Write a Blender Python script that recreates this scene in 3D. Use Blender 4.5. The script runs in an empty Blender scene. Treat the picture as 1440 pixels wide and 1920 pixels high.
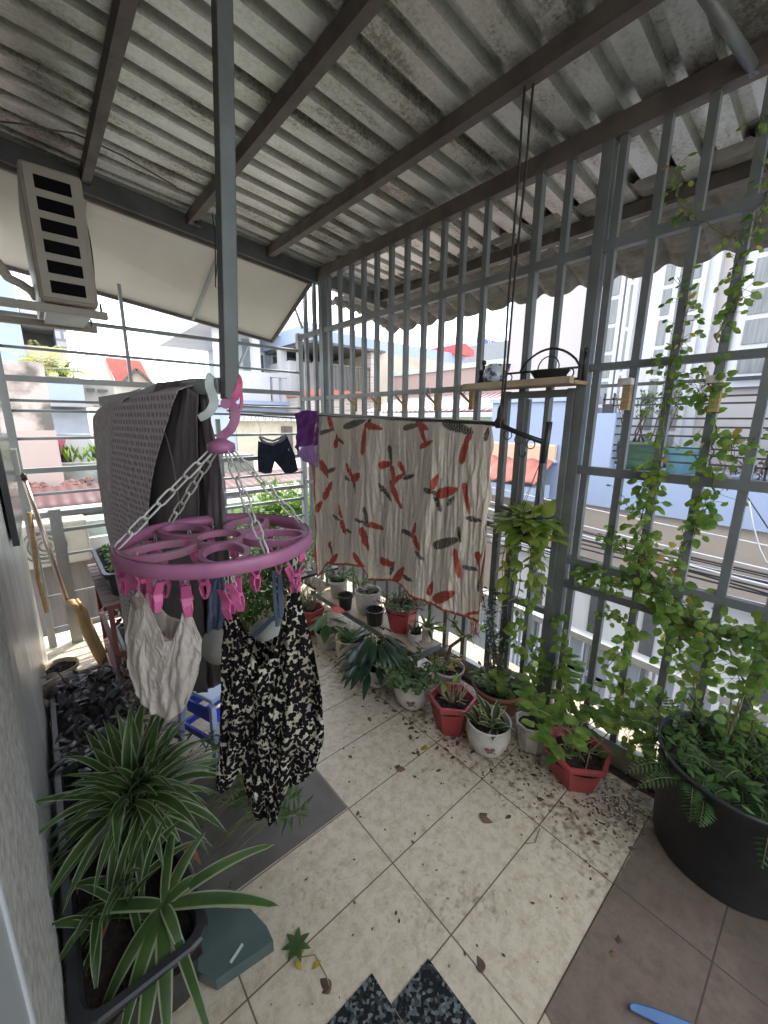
import bpy, bmesh, math, random
from mathutils import Vector as V, Matrix, noise as NZ
R = math.radians
# ------------------------------------------------------------------ camera, sky, sun, exposure
scn = bpy.context.scene
COL = scn.collection
FPX = 750.0
HEAD, PITCH, ROLL = R(40.8), R(12.9), R(0.45)
CAM = V((0, 0, 1.5))
FH = V((math.sin(HEAD), math.cos(HEAD), 0)); RH = V((math.cos(HEAD), -math.sin(HEAD), 0)); UP = V((0, 0, 1))
FW = FH*math.cos(PITCH) - UP*math.sin(PITCH); U0 = FH*math.sin(PITCH) + UP*math.cos(PITCH)
CR = RH*math.cos(ROLL) + U0*math.sin(ROLL); CU = U0*math.cos(ROLL) - RH*math.sin(ROLL)
cd = bpy.data.cameras.new('camera'); cam = bpy.data.objects.new('camera', cd); COL.objects.link(cam)
cam.matrix_world = Matrix(((CR.x, CU.x, -FW.x, 0), (CR.y, CU.y, -FW.y, 0), (CR.z, CU.z, -FW.z, 1.5), (0, 0, 0, 1)))
cd.sensor_fit = 'VERTICAL'; cd.sensor_height = 24; cd.sensor_width = 18; cd.lens = FPX/1920*24
cd.clip_start = 0.03; cd.clip_end = 2000
scn.camera = cam
SUN = V((.50, .40, 1.0)).normalized()          # towards the sun
w = bpy.data.worlds.new("World"); scn.world = w; w.use_nodes = True
nt = w.node_tree; bg = nt.nodes['Background']
sky = nt.nodes.new('ShaderNodeTexSky'); sky.sky_type = 'NISHITA'; sky.sun_disc = False
sky.sun_elevation = math.asin(SUN.z); sky.sun_rotation = math.atan2(SUN.x, SUN.y); sky.air_density = 1.2; sky.dust_density = 1.5
tc = nt.nodes.new('ShaderNodeTexCoord'); mp = nt.nodes.new('ShaderNodeMapping'); mp.inputs['Scale'].default_value = (1, 1, 2.6)
cn = nt.nodes.new('ShaderNodeTexNoise'); cn.inputs['Scale'].default_value = 3.2; cn.inputs['Detail'].default_value = 8; cn.inputs['Roughness'].default_value = .58
cr = nt.nodes.new('ShaderNodeValToRGB'); cr.color_ramp.elements[0].position = .40; cr.color_ramp.elements[1].position = .60
cm = nt.nodes.new('ShaderNodeMixRGB'); cm.inputs['Color2'].default_value = (9.5, 9.8, 10.3, 1)
L = nt.links.new
L(tc.outputs['Generated'], mp.inputs['Vector']); L(mp.outputs['Vector'], cn.inputs['Vector']); L(cn.outputs['Fac'], cr.inputs['Fac'])
L(cr.outputs['Color'], cm.inputs['Fac']); L(sky.outputs['Color'], cm.inputs['Color1']); L(cm.outputs['Color'], bg.inputs['Color'])
bg.inputs['Strength'].default_value = 0.15
sd = bpy.data.lights.new('sun', 'SUN'); sd.energy = 2.1; sd.angle = R(0.5); sd.color = (1, .95, .86)
so = bpy.data.objects.new('sun', sd); COL.objects.link(so); so.rotation_euler = (-SUN).to_track_quat('-Z', 'Y').to_euler()
scn.view_settings.view_transform = 'Standard'; scn.view_settings.look = 'None'; scn.view_settings.gamma = 1
scn.view_settings.exposure = 1.95
scn.render.resolution_x = 768; scn.render.resolution_y = 1024
scn.render.engine = 'CYCLES'
scn.cycles.max_bounces = 7; scn.cycles.diffuse_bounces = 6; scn.cycles.transparent_max_bounces = 6
# ------------------------------------------------------------------ measuring helpers (photo pixels, 1440 x 1920, to points)
def ray(x, y): return FW*FPX + CR*(x-720) + CU*(960-y)
def P(x, y, ax, v):
    d = ray(x, y); return CAM + d*((v-CAM[ax])/d[ax])
def PP(x, y, p0, n):
    d = ray(x, y); return CAM + d*((p0-CAM).dot(n)/d.dot(n))
def PD(x, y, dist):                                 # at a horizontal forward distance
    return PP(x, y, FH*dist, FH)
def pj(p):
    d = p-CAM; z = d.dot(FW); return 720+FPX*d.dot(CR)/z, 960-FPX*d.dot(CU)/z
def lerp(a, b, t): return a+(b-a)*t
def pw(pts, u):                                     # piecewise linear lookup [(u, value...)]
    if u <= pts[0][0]: return pts[0][1:]
    for a, b in zip(pts, pts[1:]):
        if u <= b[0]:
            t = (u-a[0])/max(1e-9, b[0]-a[0]); t2 = t*t*(3-2*t)*.5+t*.5
            return tuple(lerp(p, q, t2) for p, q in zip(a[1:], b[1:]))
    return pts[-1][1:]
# ------------------------------------------------------------------ materials
def newmat(name):
    m = bpy.data.materials.new(name); m.use_nodes = True
    n = m.node_tree; return m, n, n.nodes['Principled BSDF'], n.links.new
def rgb(c): return (c[0], c[1], c[2], 1)
def mat(name, c, rough=.6, c2=None, scale=8, amt=.5, metal=0, bump=0, bscale=None, spec=None, trans=0, detail=6, lo=.35, hi=.65, coord='Object', stretch=None):
    m, n, b, K = newmat(name)
    tc = n.nodes.new('ShaderNodeTexCoord'); vec = tc.outputs[coord]
    if stretch:
        mpp = n.nodes.new('ShaderNodeMapping'); mpp.inputs['Scale'].default_value = stretch; K(vec, mpp.inputs['Vector']); vec = mpp.outputs['Vector']
    if c2 is None: c2 = tuple(x*.75 for x in c)
    no = n.nodes.new('ShaderNodeTexNoise'); no.inputs['Scale'].default_value = scale; no.inputs['Detail'].default_value = detail; K(vec, no.inputs['Vector'])
    ra = n.nodes.new('ShaderNodeValToRGB'); ra.color_ramp.elements[0].position = lo; ra.color_ramp.elements[1].position = hi
    ra.color_ramp.elements[0].color = rgb(c2 if amt >= 1 else tuple(lerp(a, b_, amt) for a, b_ in zip(c, c2))); ra.color_ramp.elements[1].color = rgb(c)
    K(no.outputs['Fac'], ra.inputs['Fac']); K(ra.outputs['Color'], b.inputs['Base Color'])
    b.inputs['Roughness'].default_value = rough; b.inputs['Metallic'].default_value = metal
    if spec is not None: b.inputs['Specular IOR Level'].default_value = spec
    if bump:
        bn = n.nodes.new('ShaderNodeTexNoise'); bn.inputs['Scale'].default_value = bscale or scale*3; bn.inputs['Detail'].default_value = 5; K(vec, bn.inputs['Vector'])
        bb = n.nodes.new('ShaderNodeBump'); bb.inputs['Strength'].default_value = bump; bb.inputs['Distance'].default_value = .01
        K(bn.outputs['Fac'], bb.inputs['Height']); K(bb.outputs['Normal'], b.inputs['Normal'])
    if trans:
        t = n.nodes.new('ShaderNodeBsdfTranslucent'); x = n.nodes.new('ShaderNodeMixShader'); x.inputs['Fac'].default_value = trans
        K(ra.outputs['Color'], t.inputs['Color']); K(b.outputs['BSDF'], x.inputs[1]); K(t.outputs['BSDF'], x.inputs[2]); K(x.outputs['Shader'], n.nodes['Material Output'].inputs['Surface'])
    return m
def leafmat(name, c, c2, edge=None, trans=.4, rough=.45, w=.28, scale=9):
    """leaf: colour varies by place; optional pale margin by UV u"""
    m, n, b, K = newmat(name)
    tc = n.nodes.new('ShaderNodeTexCoord')
    no = n.nodes.new('ShaderNodeTexNoise'); no.inputs['Scale'].default_value = scale; no.inputs['Detail'].default_value = 3; K(tc.outputs['Object'], no.inputs['Vector'])
    ra = n.nodes.new('ShaderNodeValToRGB'); ra.color_ramp.elements[0].position = .38; ra.color_ramp.elements[1].position = .62
    ra.color_ramp.elements[0].color = rgb(c2); ra.color_ramp.elements[1].color = rgb(c); K(no.outputs['Fac'], ra.inputs['Fac'])
    out = ra.outputs['Color']
    if edge:
        s = n.nodes.new('ShaderNodeSeparateXYZ'); K(tc.outputs['UV'], s.inputs[0])
        a = n.nodes.new('ShaderNodeMath'); a.operation = 'SUBTRACT'; a.inputs[1].default_value = .5; K(s.outputs['X'], a.inputs[0])
        ab = n.nodes.new('ShaderNodeMath'); ab.operation = 'ABSOLUTE'; K(a.outputs[0], ab.inputs[0])
        g = n.nodes.new('ShaderNodeMapRange'); g.inputs['From Min'].default_value = w; g.inputs['From Max'].default_value = w+.07; K(ab.outputs[0], g.inputs['Value'])
        x = n.nodes.new('ShaderNodeMixRGB'); x.inputs['Color2'].default_value = rgb(edge); K(g.outputs[0], x.inputs['Fac']); K(out, x.inputs['Color1']); out = x.outputs['Color']
    K(out, b.inputs['Base Color']); b.inputs['Roughness'].default_value = rough
    t = n.nodes.new('ShaderNodeBsdfTranslucent'); x = n.nodes.new('ShaderNodeMixShader'); x.inputs['Fac'].default_value = trans
    hs = n.nodes.new('ShaderNodeHueSaturation'); hs.inputs['Hue'].default_value = .485; hs.inputs['Value'].default_value = 1.5; K(out, hs.inputs['Color'])
    K(hs.outputs['Color'], t.inputs['Color']); K(b.outputs['BSDF'], x.inputs[1]); K(t.outputs['BSDF'], x.inputs[2]); K(x.outputs['Shader'], n.nodes['Material Output'].inputs['Surface'])
    return m
def attrmat(name, rough=.85, trans=.25):
    m, n, b, K = newmat(name)
    at = n.nodes.new('ShaderNodeAttribute'); at.attribute_name = 'Col'; K(at.outputs['Color'], b.inputs['Base Color']); b.inputs['Roughness'].default_value = rough
    b.inputs['Specular IOR Level'].default_value = .2
    t = n.nodes.new('ShaderNodeBsdfTranslucent'); x = n.nodes.new('ShaderNodeMixShader'); x.inputs['Fac'].default_value = trans
    K(at.outputs['Color'], t.inputs['Color']); K(b.outputs['BSDF'], x.inputs[1]); K(t.outputs['BSDF'], x.inputs[2]); K(x.outputs['Shader'], n.nodes['Material Output'].inputs['Surface'])
    return m
def mth(n, K, op, a, b=None, c=None):
    x = n.nodes.new('ShaderNodeMath'); x.operation = op
    for i, q in enumerate((a, b, c)):
        if q is None: continue
        if hasattr(q, 'links'): K(q, x.inputs[i])
        else: x.inputs[i].default_value = q
    return x.outputs[0]
def floormat(name, c, c2, c3, grout, gx=.517, ox=.738, gy=.262, oy=.532, gw=.0022, dirt=True):
    m, n, b, K = newmat(name)
    tc = n.nodes.new('ShaderNodeTexCoord'); s = n.nodes.new('ShaderNodeSeparateXYZ'); K(tc.outputs['Object'], s.inputs[0])
    def line(o, off, g):
        q = mth(n, K, 'DIVIDE', mth(n, K, 'SUBTRACT', o, off-50*g), g); f = mth(n, K, 'FRACT', q)
        d = mth(n, K, 'SUBTRACT', .5, mth(n, K, 'ABSOLUTE', mth(n, K, 'SUBTRACT', f, .5)))
        return mth(n, K, 'MULTIPLY', d, g)
    d = mth(n, K, 'MINIMUM', line(s.outputs['X'], ox, gx), line(s.outputs['Y'], oy, gy))
    g = mth(n, K, 'LESS_THAN', d, gw)
    wv = n.nodes.new('ShaderNodeTexNoise'); wv.inputs['Scale'].default_value = 24; wv.inputs['Detail'].default_value = 10; wv.inputs['Roughness'].default_value = .78; wv.inputs['Distortion'].default_value = .25; K(tc.outputs['Object'], wv.inputs['Vector'])
    ra = n.nodes.new('ShaderNodeValToRGB'); e = ra.color_ramp.elements; e[0].position = .36; e[1].position = .56; e[0].color = rgb(c2); e[1].color = rgb(c); K(wv.outputs['Fac'], ra.inputs['Fac'])
    big = n.nodes.new('ShaderNodeTexNoise'); big.inputs['Scale'].default_value = 2.6; big.inputs['Detail'].default_value = 5; K(tc.outputs['Object'], big.inputs['Vector'])
    if dirt:   # soil washed out of the pots: more of it near the fence side
        dx = n.nodes.new('ShaderNodeMapRange'); dx.inputs['From Min'].default_value = .95; dx.inputs['From Max'].default_value = 1.75; dx.inputs['To Min'].default_value = -.12; dx.inputs['To Max'].default_value = .15; K(s.outputs['X'], dx.inputs['Value'])
        df = mth(n, K, 'ADD', big.outputs['Fac'], dx.outputs[0])
        fine = n.nodes.new('ShaderNodeTexNoise'); fine.inputs['Scale'].default_value = 38; fine.inputs['Detail'].default_value = 6; K(tc.outputs['Object'], fine.inputs['Vector'])
        df = mth(n, K, 'ADD', df, mth(n, K, 'MULTIPLY', mth(n, K, 'SUBTRACT', fine.outputs['Fac'], .5), .9))
    else: df = big.outputs['Fac']
    mr = n.nodes.new('ShaderNodeMapRange'); mr.inputs['From Min'].default_value = .52; mr.inputs['From Max'].default_value = .72; K(df, mr.inputs['Value'])
    mx = n.nodes.new('ShaderNodeMixRGB'); mx.inputs['Color2'].default_value = rgb(c3); K(ra.outputs['Color'], mx.inputs['Color1']); K(mth(n, K, 'MULTIPLY', mr.outputs[0], .75), mx.inputs['Fac'])
    mg = n.nodes.new('ShaderNodeMixRGB'); mg.inputs['Color2'].default_value = rgb(grout); K(mx.outputs['Color'], mg.inputs['Color1']); K(g, mg.inputs['Fac'])
    K(mg.outputs['Color'], b.inputs['Base Color']); b.inputs['Roughness'].default_value = .42
    bb = n.nodes.new('ShaderNodeBump'); bb.inputs['Strength'].default_value = .35; bb.inputs['Distance'].default_value = .004
    K(mth(n, K, 'SUBTRACT', wv.outputs['Fac'], mth(n, K, 'MULTIPLY', g, .8)), bb.inputs['Height']); K(bb.outputs['Normal'], b.inputs['Normal'])
    return m
def uvpattern(name, kind):
    m, n, b, K = newmat(name); tc = n.nodes.new('ShaderNodeTexCoord'); uv = tc.outputs['UV']
    b.inputs['Roughness'].default_value = .9; b.inputs['Specular IOR Level'].default_value = .15
    mx = n.nodes.new('ShaderNodeMixRGB')
    if kind == 'leopard':
        wn = n.nodes.new('ShaderNodeTexNoise'); wn.inputs['Scale'].default_value = 90; wn.inputs['Detail'].default_value = 2; K(uv, wn.inputs['Vector'])
        ad = n.nodes.new('ShaderNodeMixRGB'); ad.inputs['Fac'].default_value = .010; K(uv, ad.inputs['Color1']); K(wn.outputs['Color'], ad.inputs['Color2'])
        vo = n.nodes.new('ShaderNodeTexVoronoi'); vo.inputs['Scale'].default_value = 135; lm_ = n.nodes.new('ShaderNodeMapping'); lm_.inputs['Scale'].default_value = (1, .62, 1); K(ad.outputs['Color'], lm_.inputs['Vector']); K(lm_.outputs['Vector'], vo.inputs['Vector'])
        no = n.nodes.new('ShaderNodeTexNoise'); no.inputs['Scale'].default_value = 75; no.inputs['Detail'].default_value = 2; K(uv, no.inputs['Vector'])
        f = mth(n, K, 'LESS_THAN', vo.outputs['Distance'], mth(n, K, 'MULTIPLY_ADD', no.outputs['Fac'], 1.15, .07))
        n2 = n.nodes.new('ShaderNodeTexNoise'); n2.inputs['Scale'].default_value = 14; K(uv, n2.inputs['Vector'])
        rr = n.nodes.new('ShaderNodeValToRGB'); rr.color_ramp.elements[0].color = (.26, .22, .15, 1); rr.color_ramp.elements[1].color = (.55, .51, .39, 1); rr.color_ramp.elements[0].position = .35; rr.color_ramp.elements[1].position = .6; K(n2.outputs['Fac'], rr.inputs['Fac'])
        K(rr.outputs['Color'], mx.inputs['Color1']); mx.inputs['Color2'].default_value = (.008, .006, .007, 1); K(f, mx.inputs['Fac'])
    elif kind == 'towel':
        s = n.nodes.new('ShaderNodeSeparateXYZ'); K(uv, s.inputs[0])
        def cell(o, k):
            f = mth(n, K, 'FRACT', mth(n, K, 'MULTIPLY', o, k)); return mth(n, K, 'ABSOLUTE', mth(n, K, 'SUBTRACT', f, .5))
        r_ = mth(n, K, 'MAXIMUM', cell(s.outputs['X'], 42), cell(s.outputs['Y'], 46))
        f = n.nodes.new('ShaderNodeMapRange'); f.inputs['From Min'].default_value = .15; f.inputs['From Max'].default_value = .40; f.inputs['To Min'].default_value = 1; f.inputs['To Max'].default_value = 0; K(r_, f.inputs['Value'])
        mx.inputs['Color1'].default_value = (.66, .60, .60, 1); mx.inputs['Color2'].default_value = (.36, .27, .32, 1); K(f.outputs[0], mx.inputs['Fac'])
    K(mx.outputs['Color'], b.inputs['Base Color'])
    bn = n.nodes.new('ShaderNodeTexNoise'); bn.inputs['Scale'].default_value = 60; K(uv, bn.inputs['Vector'])
    bb = n.nodes.new('ShaderNodeBump'); bb.inputs['Strength'].default_value = .3; bb.inputs['Distance'].default_value = .003; K(bn.outputs['Fac'], bb.inputs['Height']); K(bb.outputs['Normal'], b.inputs['Normal'])
    t = n.nodes.new('ShaderNodeBsdfTranslucent'); x = n.nodes.new('ShaderNodeMixShader'); x.inputs['Fac'].default_value = .2
    K(mx.outputs['Color'], t.inputs['Color']); K(b.outputs['BSDF'], x.inputs[1]); K(t.outputs['BSDF'], x.inputs[2]); K(x.outputs['Shader'], n.nodes['Material Output'].inputs['Surface'])
    return m
def brickmat(name, c, c2, mortar, bw=.3, bh=.12, ms=.012, rot=(0, 0, 0)):
    m, n, b, K = newmat(name); tc = n.nodes.new('ShaderNodeTexCoord'); mpp = n.nodes.new('ShaderNodeMapping'); mpp.inputs['Rotation'].default_value = rot; K(tc.outputs['Object'], mpp.inputs['Vector'])
    br = n.nodes.new('ShaderNodeTexBrick'); br.inputs['Color1'].default_value = rgb(c); br.inputs['Color2'].default_value = rgb(c2); br.inputs['Mortar'].default_value = rgb(mortar)
    br.inputs['Scale'].default_value = 1; br.inputs['Brick Width'].default_value = bw; br.inputs['Row Height'].default_value = bh; br.inputs['Mortar Size'].default_value = ms; K(mpp.outputs['Vector'], br.inputs['Vector'])
    K(br.outputs['Color'], b.inputs['Base Color']); b.inputs['Roughness'].default_value = .8
    return m
steel = mat('painted_steel', (.18, .19, .18), .45, (.115, .12, .11), 5, .8, metal=.15, bump=.15, bscale=60)
steel_light = mat('light_steel', (.33, .345, .335), .42, (.24, .25, .24), 6, .8, metal=.15, bump=.1, bscale=60)
steel_dark = mat('dark_steel', (.105, .112, .105), .5, (.07, .074, .065), 7, .9, metal=.2, bump=.2, bscale=40)
rust_steel = mat('brown_primer_steel', (.125, .105, .088), .6, (.075, .06, .05), 9, .9, metal=.1, bump=.25, bscale=50)
galv = mat('galvanised_sheet', (.56, .54, .48), .5, (.33, .30, .245), 7, 1, metal=.35, bump=.25, bscale=70, detail=10, lo=.33, hi=.6, stretch=(1, 1.6, 1))
def roof_mat():
    m, n, b, K = newmat('mottled_galvanised'); tc = n.nodes.new('ShaderNodeTexCoord'); mp_ = n.nodes.new('ShaderNodeMapping'); mp_.inputs['Scale'].default_value = (.45, 1.3, 1); K(tc.outputs['Object'], mp_.inputs['Vector'])
    a = n.nodes.new('ShaderNodeTexNoise'); a.inputs['Scale'].default_value = 5; a.inputs['Detail'].default_value = 10; a.inputs['Roughness'].default_value = .65; K(mp_.outputs['Vector'], a.inputs['Vector'])
    f = n.nodes.new('ShaderNodeTexNoise'); f.inputs['Scale'].default_value = 70; f.inputs['Detail'].default_value = 5; f.inputs['Roughness'].default_value = .75; K(tc.outputs['Object'], f.inputs['Vector'])
    q = mth(n, K, 'ADD', mth(n, K, 'MULTIPLY', a.outputs['Fac'], .62), mth(n, K, 'MULTIPLY', f.outputs['Fac'], .38))
    r = n.nodes.new('ShaderNodeValToRGB'); e = r.color_ramp.elements; e[0].position = .40; e[0].color = (.24, .225, .18, 1); e[1].position = .56; e[1].color = (.60, .605, .56, 1); x = e.new(.46); x.color = (.46, .455, .40, 1); K(q, r.inputs['Fac'])
    K(r.outputs['Color'], b.inputs['Base Color']); b.inputs['Metallic'].default_value = .7; b.inputs['Roughness'].default_value = .40
    bb = n.nodes.new('ShaderNodeBump'); bb.inputs['Strength'].default_value = .3; bb.inputs['Distance'].default_value = .004; K(f.outputs['Fac'], bb.inputs['Height']); K(bb.outputs['Normal'], b.inputs['Normal']); return m
tile_metal = mat('tile_pattern_sheet', (.17, .16, .135), .6, (.085, .078, .062), 10, .9, metal=.2, bump=.2, bscale=50)
cream = mat('cream_panel', (.62, .58, .50), .6, (.55, .50, .42), 2, .8)
pinkcream = mat('pink_cream', (.62, .50, .44), .6, (.58, .45, .40), 2, .8)
plaster = mat('white_plaster', (.66, .65, .61), .30, (.46, .43, .39), 2.2, .8, bump=.12, bscale=9, stretch=(1, 6, .35))  # upright streaks in the colour stand in for reflections on the glossy wall
speck = mat('speckled_render', (.56, .54, .48), .8, (.34, .32, .27), 42, .9, bump=.4, bscale=60)
greywall = mat('grey_gloss', (.56, .57, .55), .35, (.48, .49, .47), 1.5, .8)
concrete = mat('old_concrete', (.52, .44, .34), .85, (.33, .28, .22), 9, .9, bump=.5, bscale=25)
street = mat('street_concrete', (.30, .285, .27), .9, (.22, .21, .20), .5, .8, bump=.2)
black_pl = mat('black_plastic', (.018, .018, .02), .42, (.03, .029, .027), 12, .9, bump=.1, bscale=30)
grey_pl = mat('charcoal_plastic', (.05, .055, .06), .45, (.08, .08, .08), 20, .9)
white_pl = mat('white_plastic', (.56, .53, .47), .4, (.34, .29, .22), 16, .8, lo=.3, hi=.55)
beige_pot = mat('beige_glaze', (.50, .42, .31), .5, (.40, .31, .21), 12, .8)
green_pot = mat('green_plastic', (.05, .12, .06), .45, (.07, .15, .08), 10, .8)
red_pl = mat('red_plastic', (.38, .052, .055), .42, (.26, .045, .04), 14, .8)
terra = mat('terracotta', (.36, .15, .09), .8, (.22, .13, .09), 14, .9, bump=.3)
soil = mat('soil', (.038, .025, .018), .95, (.014, .010, .008), 60, 1, bump=1, bscale=90)
straw = mat('dry_straw', (.30, .23, .14), .9, (.17, .12, .07), 30, .9)
pinkp = mat('pink_plastic', (.36, .125, .225), .5, (.26, .10, .17), 18, .8)
pinkdusty = mat('dusty_pink_plastic', (.38, .12, .22), .65, (.24, .14, .15), 30, .9)
clipm = mat('clip_pink', (.56, .11, .25), .38, (.44, .08, .20), 30, .8)
chainm = mat('off_white_chain', (.55, .54, .48), .5, (.36, .34, .30), 30, .9)
hookgrey = mat('grey_plastic', (.44, .46, .42), .4, (.34, .36, .33), 20, .8)
blackm = mat('black_iron', (.015, .015, .017), .45, (.03, .028, .025), 30, .8)
rope_m = mat('rope', (.05, .038, .03), .9, (.025, .02, .018), 60, .9)
wood = mat('wood', (.38, .26, .13), .7, (.26, .16, .075), 10, .9, stretch=(1, 1, 8))
woodpale = mat('pale_wood', (.50, .40, .26), .7, (.34, .26, .16), 12, .9)
bark = mat('bark', (.13, .085, .055), .9, (.07, .045, .03), 30, .9, bump=.6)
stemg = mat('green_stem', (.14, .17, .05), .7, (.12, .09, .04), 12, .9)
pale_blue = mat('pale_blue_paint', (.36, .42, .53), .7, (.32, .38, .48), 1.3, .8)
sky_blue = mat('sky_blue_paint', (.31, .37, .50), .7, (.28, .34, .46), 1.1, .8)
white_wall = mat('white_paint', (.54, .54, .55), .6, (.46, .46, .47), 1.2, .8)
pinkwhite = mat('pinkish_white_paint', (.46, .415, .395), .7, (.42, .375, .36), 1, .8)
beigewall = mat('beige_paint', (.34, .285, .235), .8, (.30, .25, .205), .9, .9)
stained = mat('stained_plaster', (.56, .45, .38), .85, (.20, .18, .15), 2.6, 1, lo=.38, hi=.52, detail=9)
pinkwall = mat('pink_plaster', (.60, .47, .41), .8, (.55, .43, .37), 2, .8)
mint = mat('mint_paint', (.42, .54, .44), .8, (.36, .48, .38), 1, .8)
pane = mat('curtained_pane', (.22, .22, .215), .2, (.13, .13, .13), 6, .9, stretch=(3, 6, .4))
darkpane = mat('dark_pane', (.06, .065, .07), .25, (.10, .10, .10), 3, .9)
maroon = mat('maroon_sheet', (.085, .028, .03), .6, (.06, .022, .022), 2, .9)
redtile = mat('red_roof_tile', (.50, .13, .10), .8, (.38, .10, .08), 5, .9)
claytile = mat('clay_tile', (.46, .17, .12), .7, (.38, .13, .10), 5, .9)
cyanroof = mat('pale_green_sheet', (.40, .50, .46), .6, (.48, .52, .48), 3, .9)
brownwall = mat('brown_weathered_sheet', (.17, .14, .12), .8, (.09, .075, .065), 3, .9, stretch=(6, 6, .5), bump=.3)
gatem = mat('blue_grey_gate', (.25, .30, .36), .5, (.21, .25, .30), 3, .8)
cladding = brickmat('stone_cladding', (.48, .42, .36), (.36, .30, .26), (.55, .52, .48), .4, .11, .01, (R(90), 0, 0))
brickwall = brickmat('brick_pattern_tile', (.44, .31, .27), (.56, .46, .40), (.34, .25, .22), .35, .13, .012, (R(90), 0, R(90)))
navy = mat('navy_cloth', (.018, .024, .045), .9, (.01, .012, .025), 18, .9)
purple = mat('purple_cloth', (.20, .045, .26), .9, (.14, .03, .19), 8, .9, trans=.25)
lilac = mat('lilac_cloth', (.40, .22, .48), .9, (.34, .18, .42), 8, .9, trans=.25)
greywaist = mat('grey_waistband', (.22, .22, .23), .9, (.15, .15, .16), 60, .9)
cream_cloth = mat('off_white_cloth', (.60, .53, .46), .95, (.52, .45, .385), 6, .9, trans=.3, bump=.15, bscale=40)
trim_pink = mat('faded_pink_trim', (.40, .29, .265), .95, (.34, .24, .22), 9, .9, trans=.2)
darkcloth = mat('charcoal_cloth', (.16, .14, .135), .95, (.13, .115, .115), 5, .9, bump=.2, bscale=60)
browncloth = mat('brown_grey_cloth', (.16, .13, .135), .95, (.11, .09, .095), 5, .9)
wafer = mat('wrinkled_pale_towel', (.68, .62, .61), .95, (.46, .40, .42), 40, .9, trans=.2, stretch=(3, 3, .8), bump=.5, bscale=30)
towelm = uvpattern('checked_towel', 'towel'); leopard = uvpattern('leopard_print', 'leopard')
bluecloth = mat('grey_blue_cloth', (.10, .125, .19), .8, (.07, .09, .14), 10, .9)
cup_m = mat('pale_cup_cloth', (.33, .325, .28), .9, (.29, .28, .24), 10, .9)
stool_w = mat('pale_blue_plastic', (.42, .50, .68), .35, (.36, .44, .62), 10, .8)
stool_b = mat('bright_blue_plastic', (.03, .07, .55), .35, (.03, .06, .45), 10, .8)
teal = mat('teal_tile', (.065, .10, .092), .2, (.10, .13, .12), 6, .9)
ac_white = mat('ac_casing', (.36, .33, .265), .5, (.28, .255, .20), 5, .8)
bluep = mat('blue_plastic', (.02, .13, .34), .35, (.02, .10, .28), 10, .8)
chrome = mat('aluminium', (.55, .46, .38), .3, (.42, .34, .28), 12, .8, metal=.7)
yellowp = mat('tan_plastic', (.45, .31, .14), .55, (.36, .24, .10), 10, .8)
porcelain = mat('porcelain', (.55, .57, .60), .2, (.07, .09, .16), 26, 1, lo=.42, hi=.5)
# leaves
lf_green = leafmat('leaf_green', (.08, .16, .03), (.04, .095, .022))
lf_bright = leafmat('leaf_bright', (.17, .27, .045), (.09, .19, .03), trans=.5)
lf_vine = leafmat('leaf_vine', (.22, .31, .06), (.08, .18, .035), trans=.55, scale=22)
lf_mid = leafmat('leaf_mid', (.085, .15, .035), (.05, .09, .025), trans=.35)
lf_dark = leafmat('leaf_dark', (.025, .06, .03), (.015, .032, .02), trans=.15, rough=.3)
lf_purple = leafmat('leaf_purple', (.065, .06, .06), (.035, .025, .03), trans=.1, rough=.35)
lf_maroon = leafmat('leaf_maroon', (.20, .02, .045), (.10, .012, .03), trans=.3)
lf_fern = leafmat('leaf_fern', (.05, .10, .025), (.025, .055, .018), trans=.3)
lf_spider = leafmat('leaf_spider', (.075, .14, .028), (.04, .085, .022), edge=(.31, .35, .20), trans=.3, w=.33)
lf_snake = leafmat('leaf_snake', (.05, .085, .04), (.035, .06, .03), edge=(.50, .46, .22), trans=.15, w=.33)
lf_pothos = leafmat('leaf_pothos', (.16, .26, .04), (.28, .32, .07), trans=.5, scale=16)
lf_caladium = leafmat('leaf_anthurium', (.10, .19, .06), (.06, .12, .04), edge=(.20, .20, .10), trans=.35, w=.42)
lf_pink = leafmat('leaf_pink', (.60, .16, .12), (.45, .20, .10), trans=.4)
lf_dry = leafmat('leaf_dry', (.16, .10, .06), (.08, .045, .03), trans=.1)
lf_yellow = leafmat('leaf_yellow', (.45, .36, .06), (.30, .20, .05), trans=.4)
lf_palm = leafmat('leaf_palm', (.16, .26, .05), (.30, .30, .06), trans=.4)
floor_m = floormat('cream_floor_tile', (.56, .49, .37), (.41, .33, .23), (.13, .088, .058), (.14, .10, .07))
brown_m = floormat('brown_floor_tile', (.17, .13, .10), (.125, .094, .072), (.07, .052, .04), (.07, .052, .04), dirt=False)
grey_m = mat('grey_floor_tile', (.125, .108, .094), .5, (.085, .073, .063), 9, .9, bump=.1)
def granite_mat():
    m, n, b, K = newmat('black_granite'); tc = n.nodes.new('ShaderNodeTexCoord')
    vo = n.nodes.new('ShaderNodeTexVoronoi'); vo.inputs['Scale'].default_value = 130; K(tc.outputs['Object'], vo.inputs['Vector'])
    ra = n.nodes.new('ShaderNodeValToRGB'); e = ra.color_ramp.elements; e[0].position = .1; e[0].color = (.012, .014, .015, 1); e[1].position = .95; e[1].color = (.15, .17, .17, 1)
    s = n.nodes.new('ShaderNodeSeparateColor'); K(vo.outputs['Color'], s.inputs[0]); K(mth(n, K, 'POWER', s.outputs[0], 3.), ra.inputs['Fac']); K(ra.outputs['Color'], b.inputs['Base Color'])
    b.inputs['Roughness'].default_value = .25; return m
granite = granite_mat()
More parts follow.
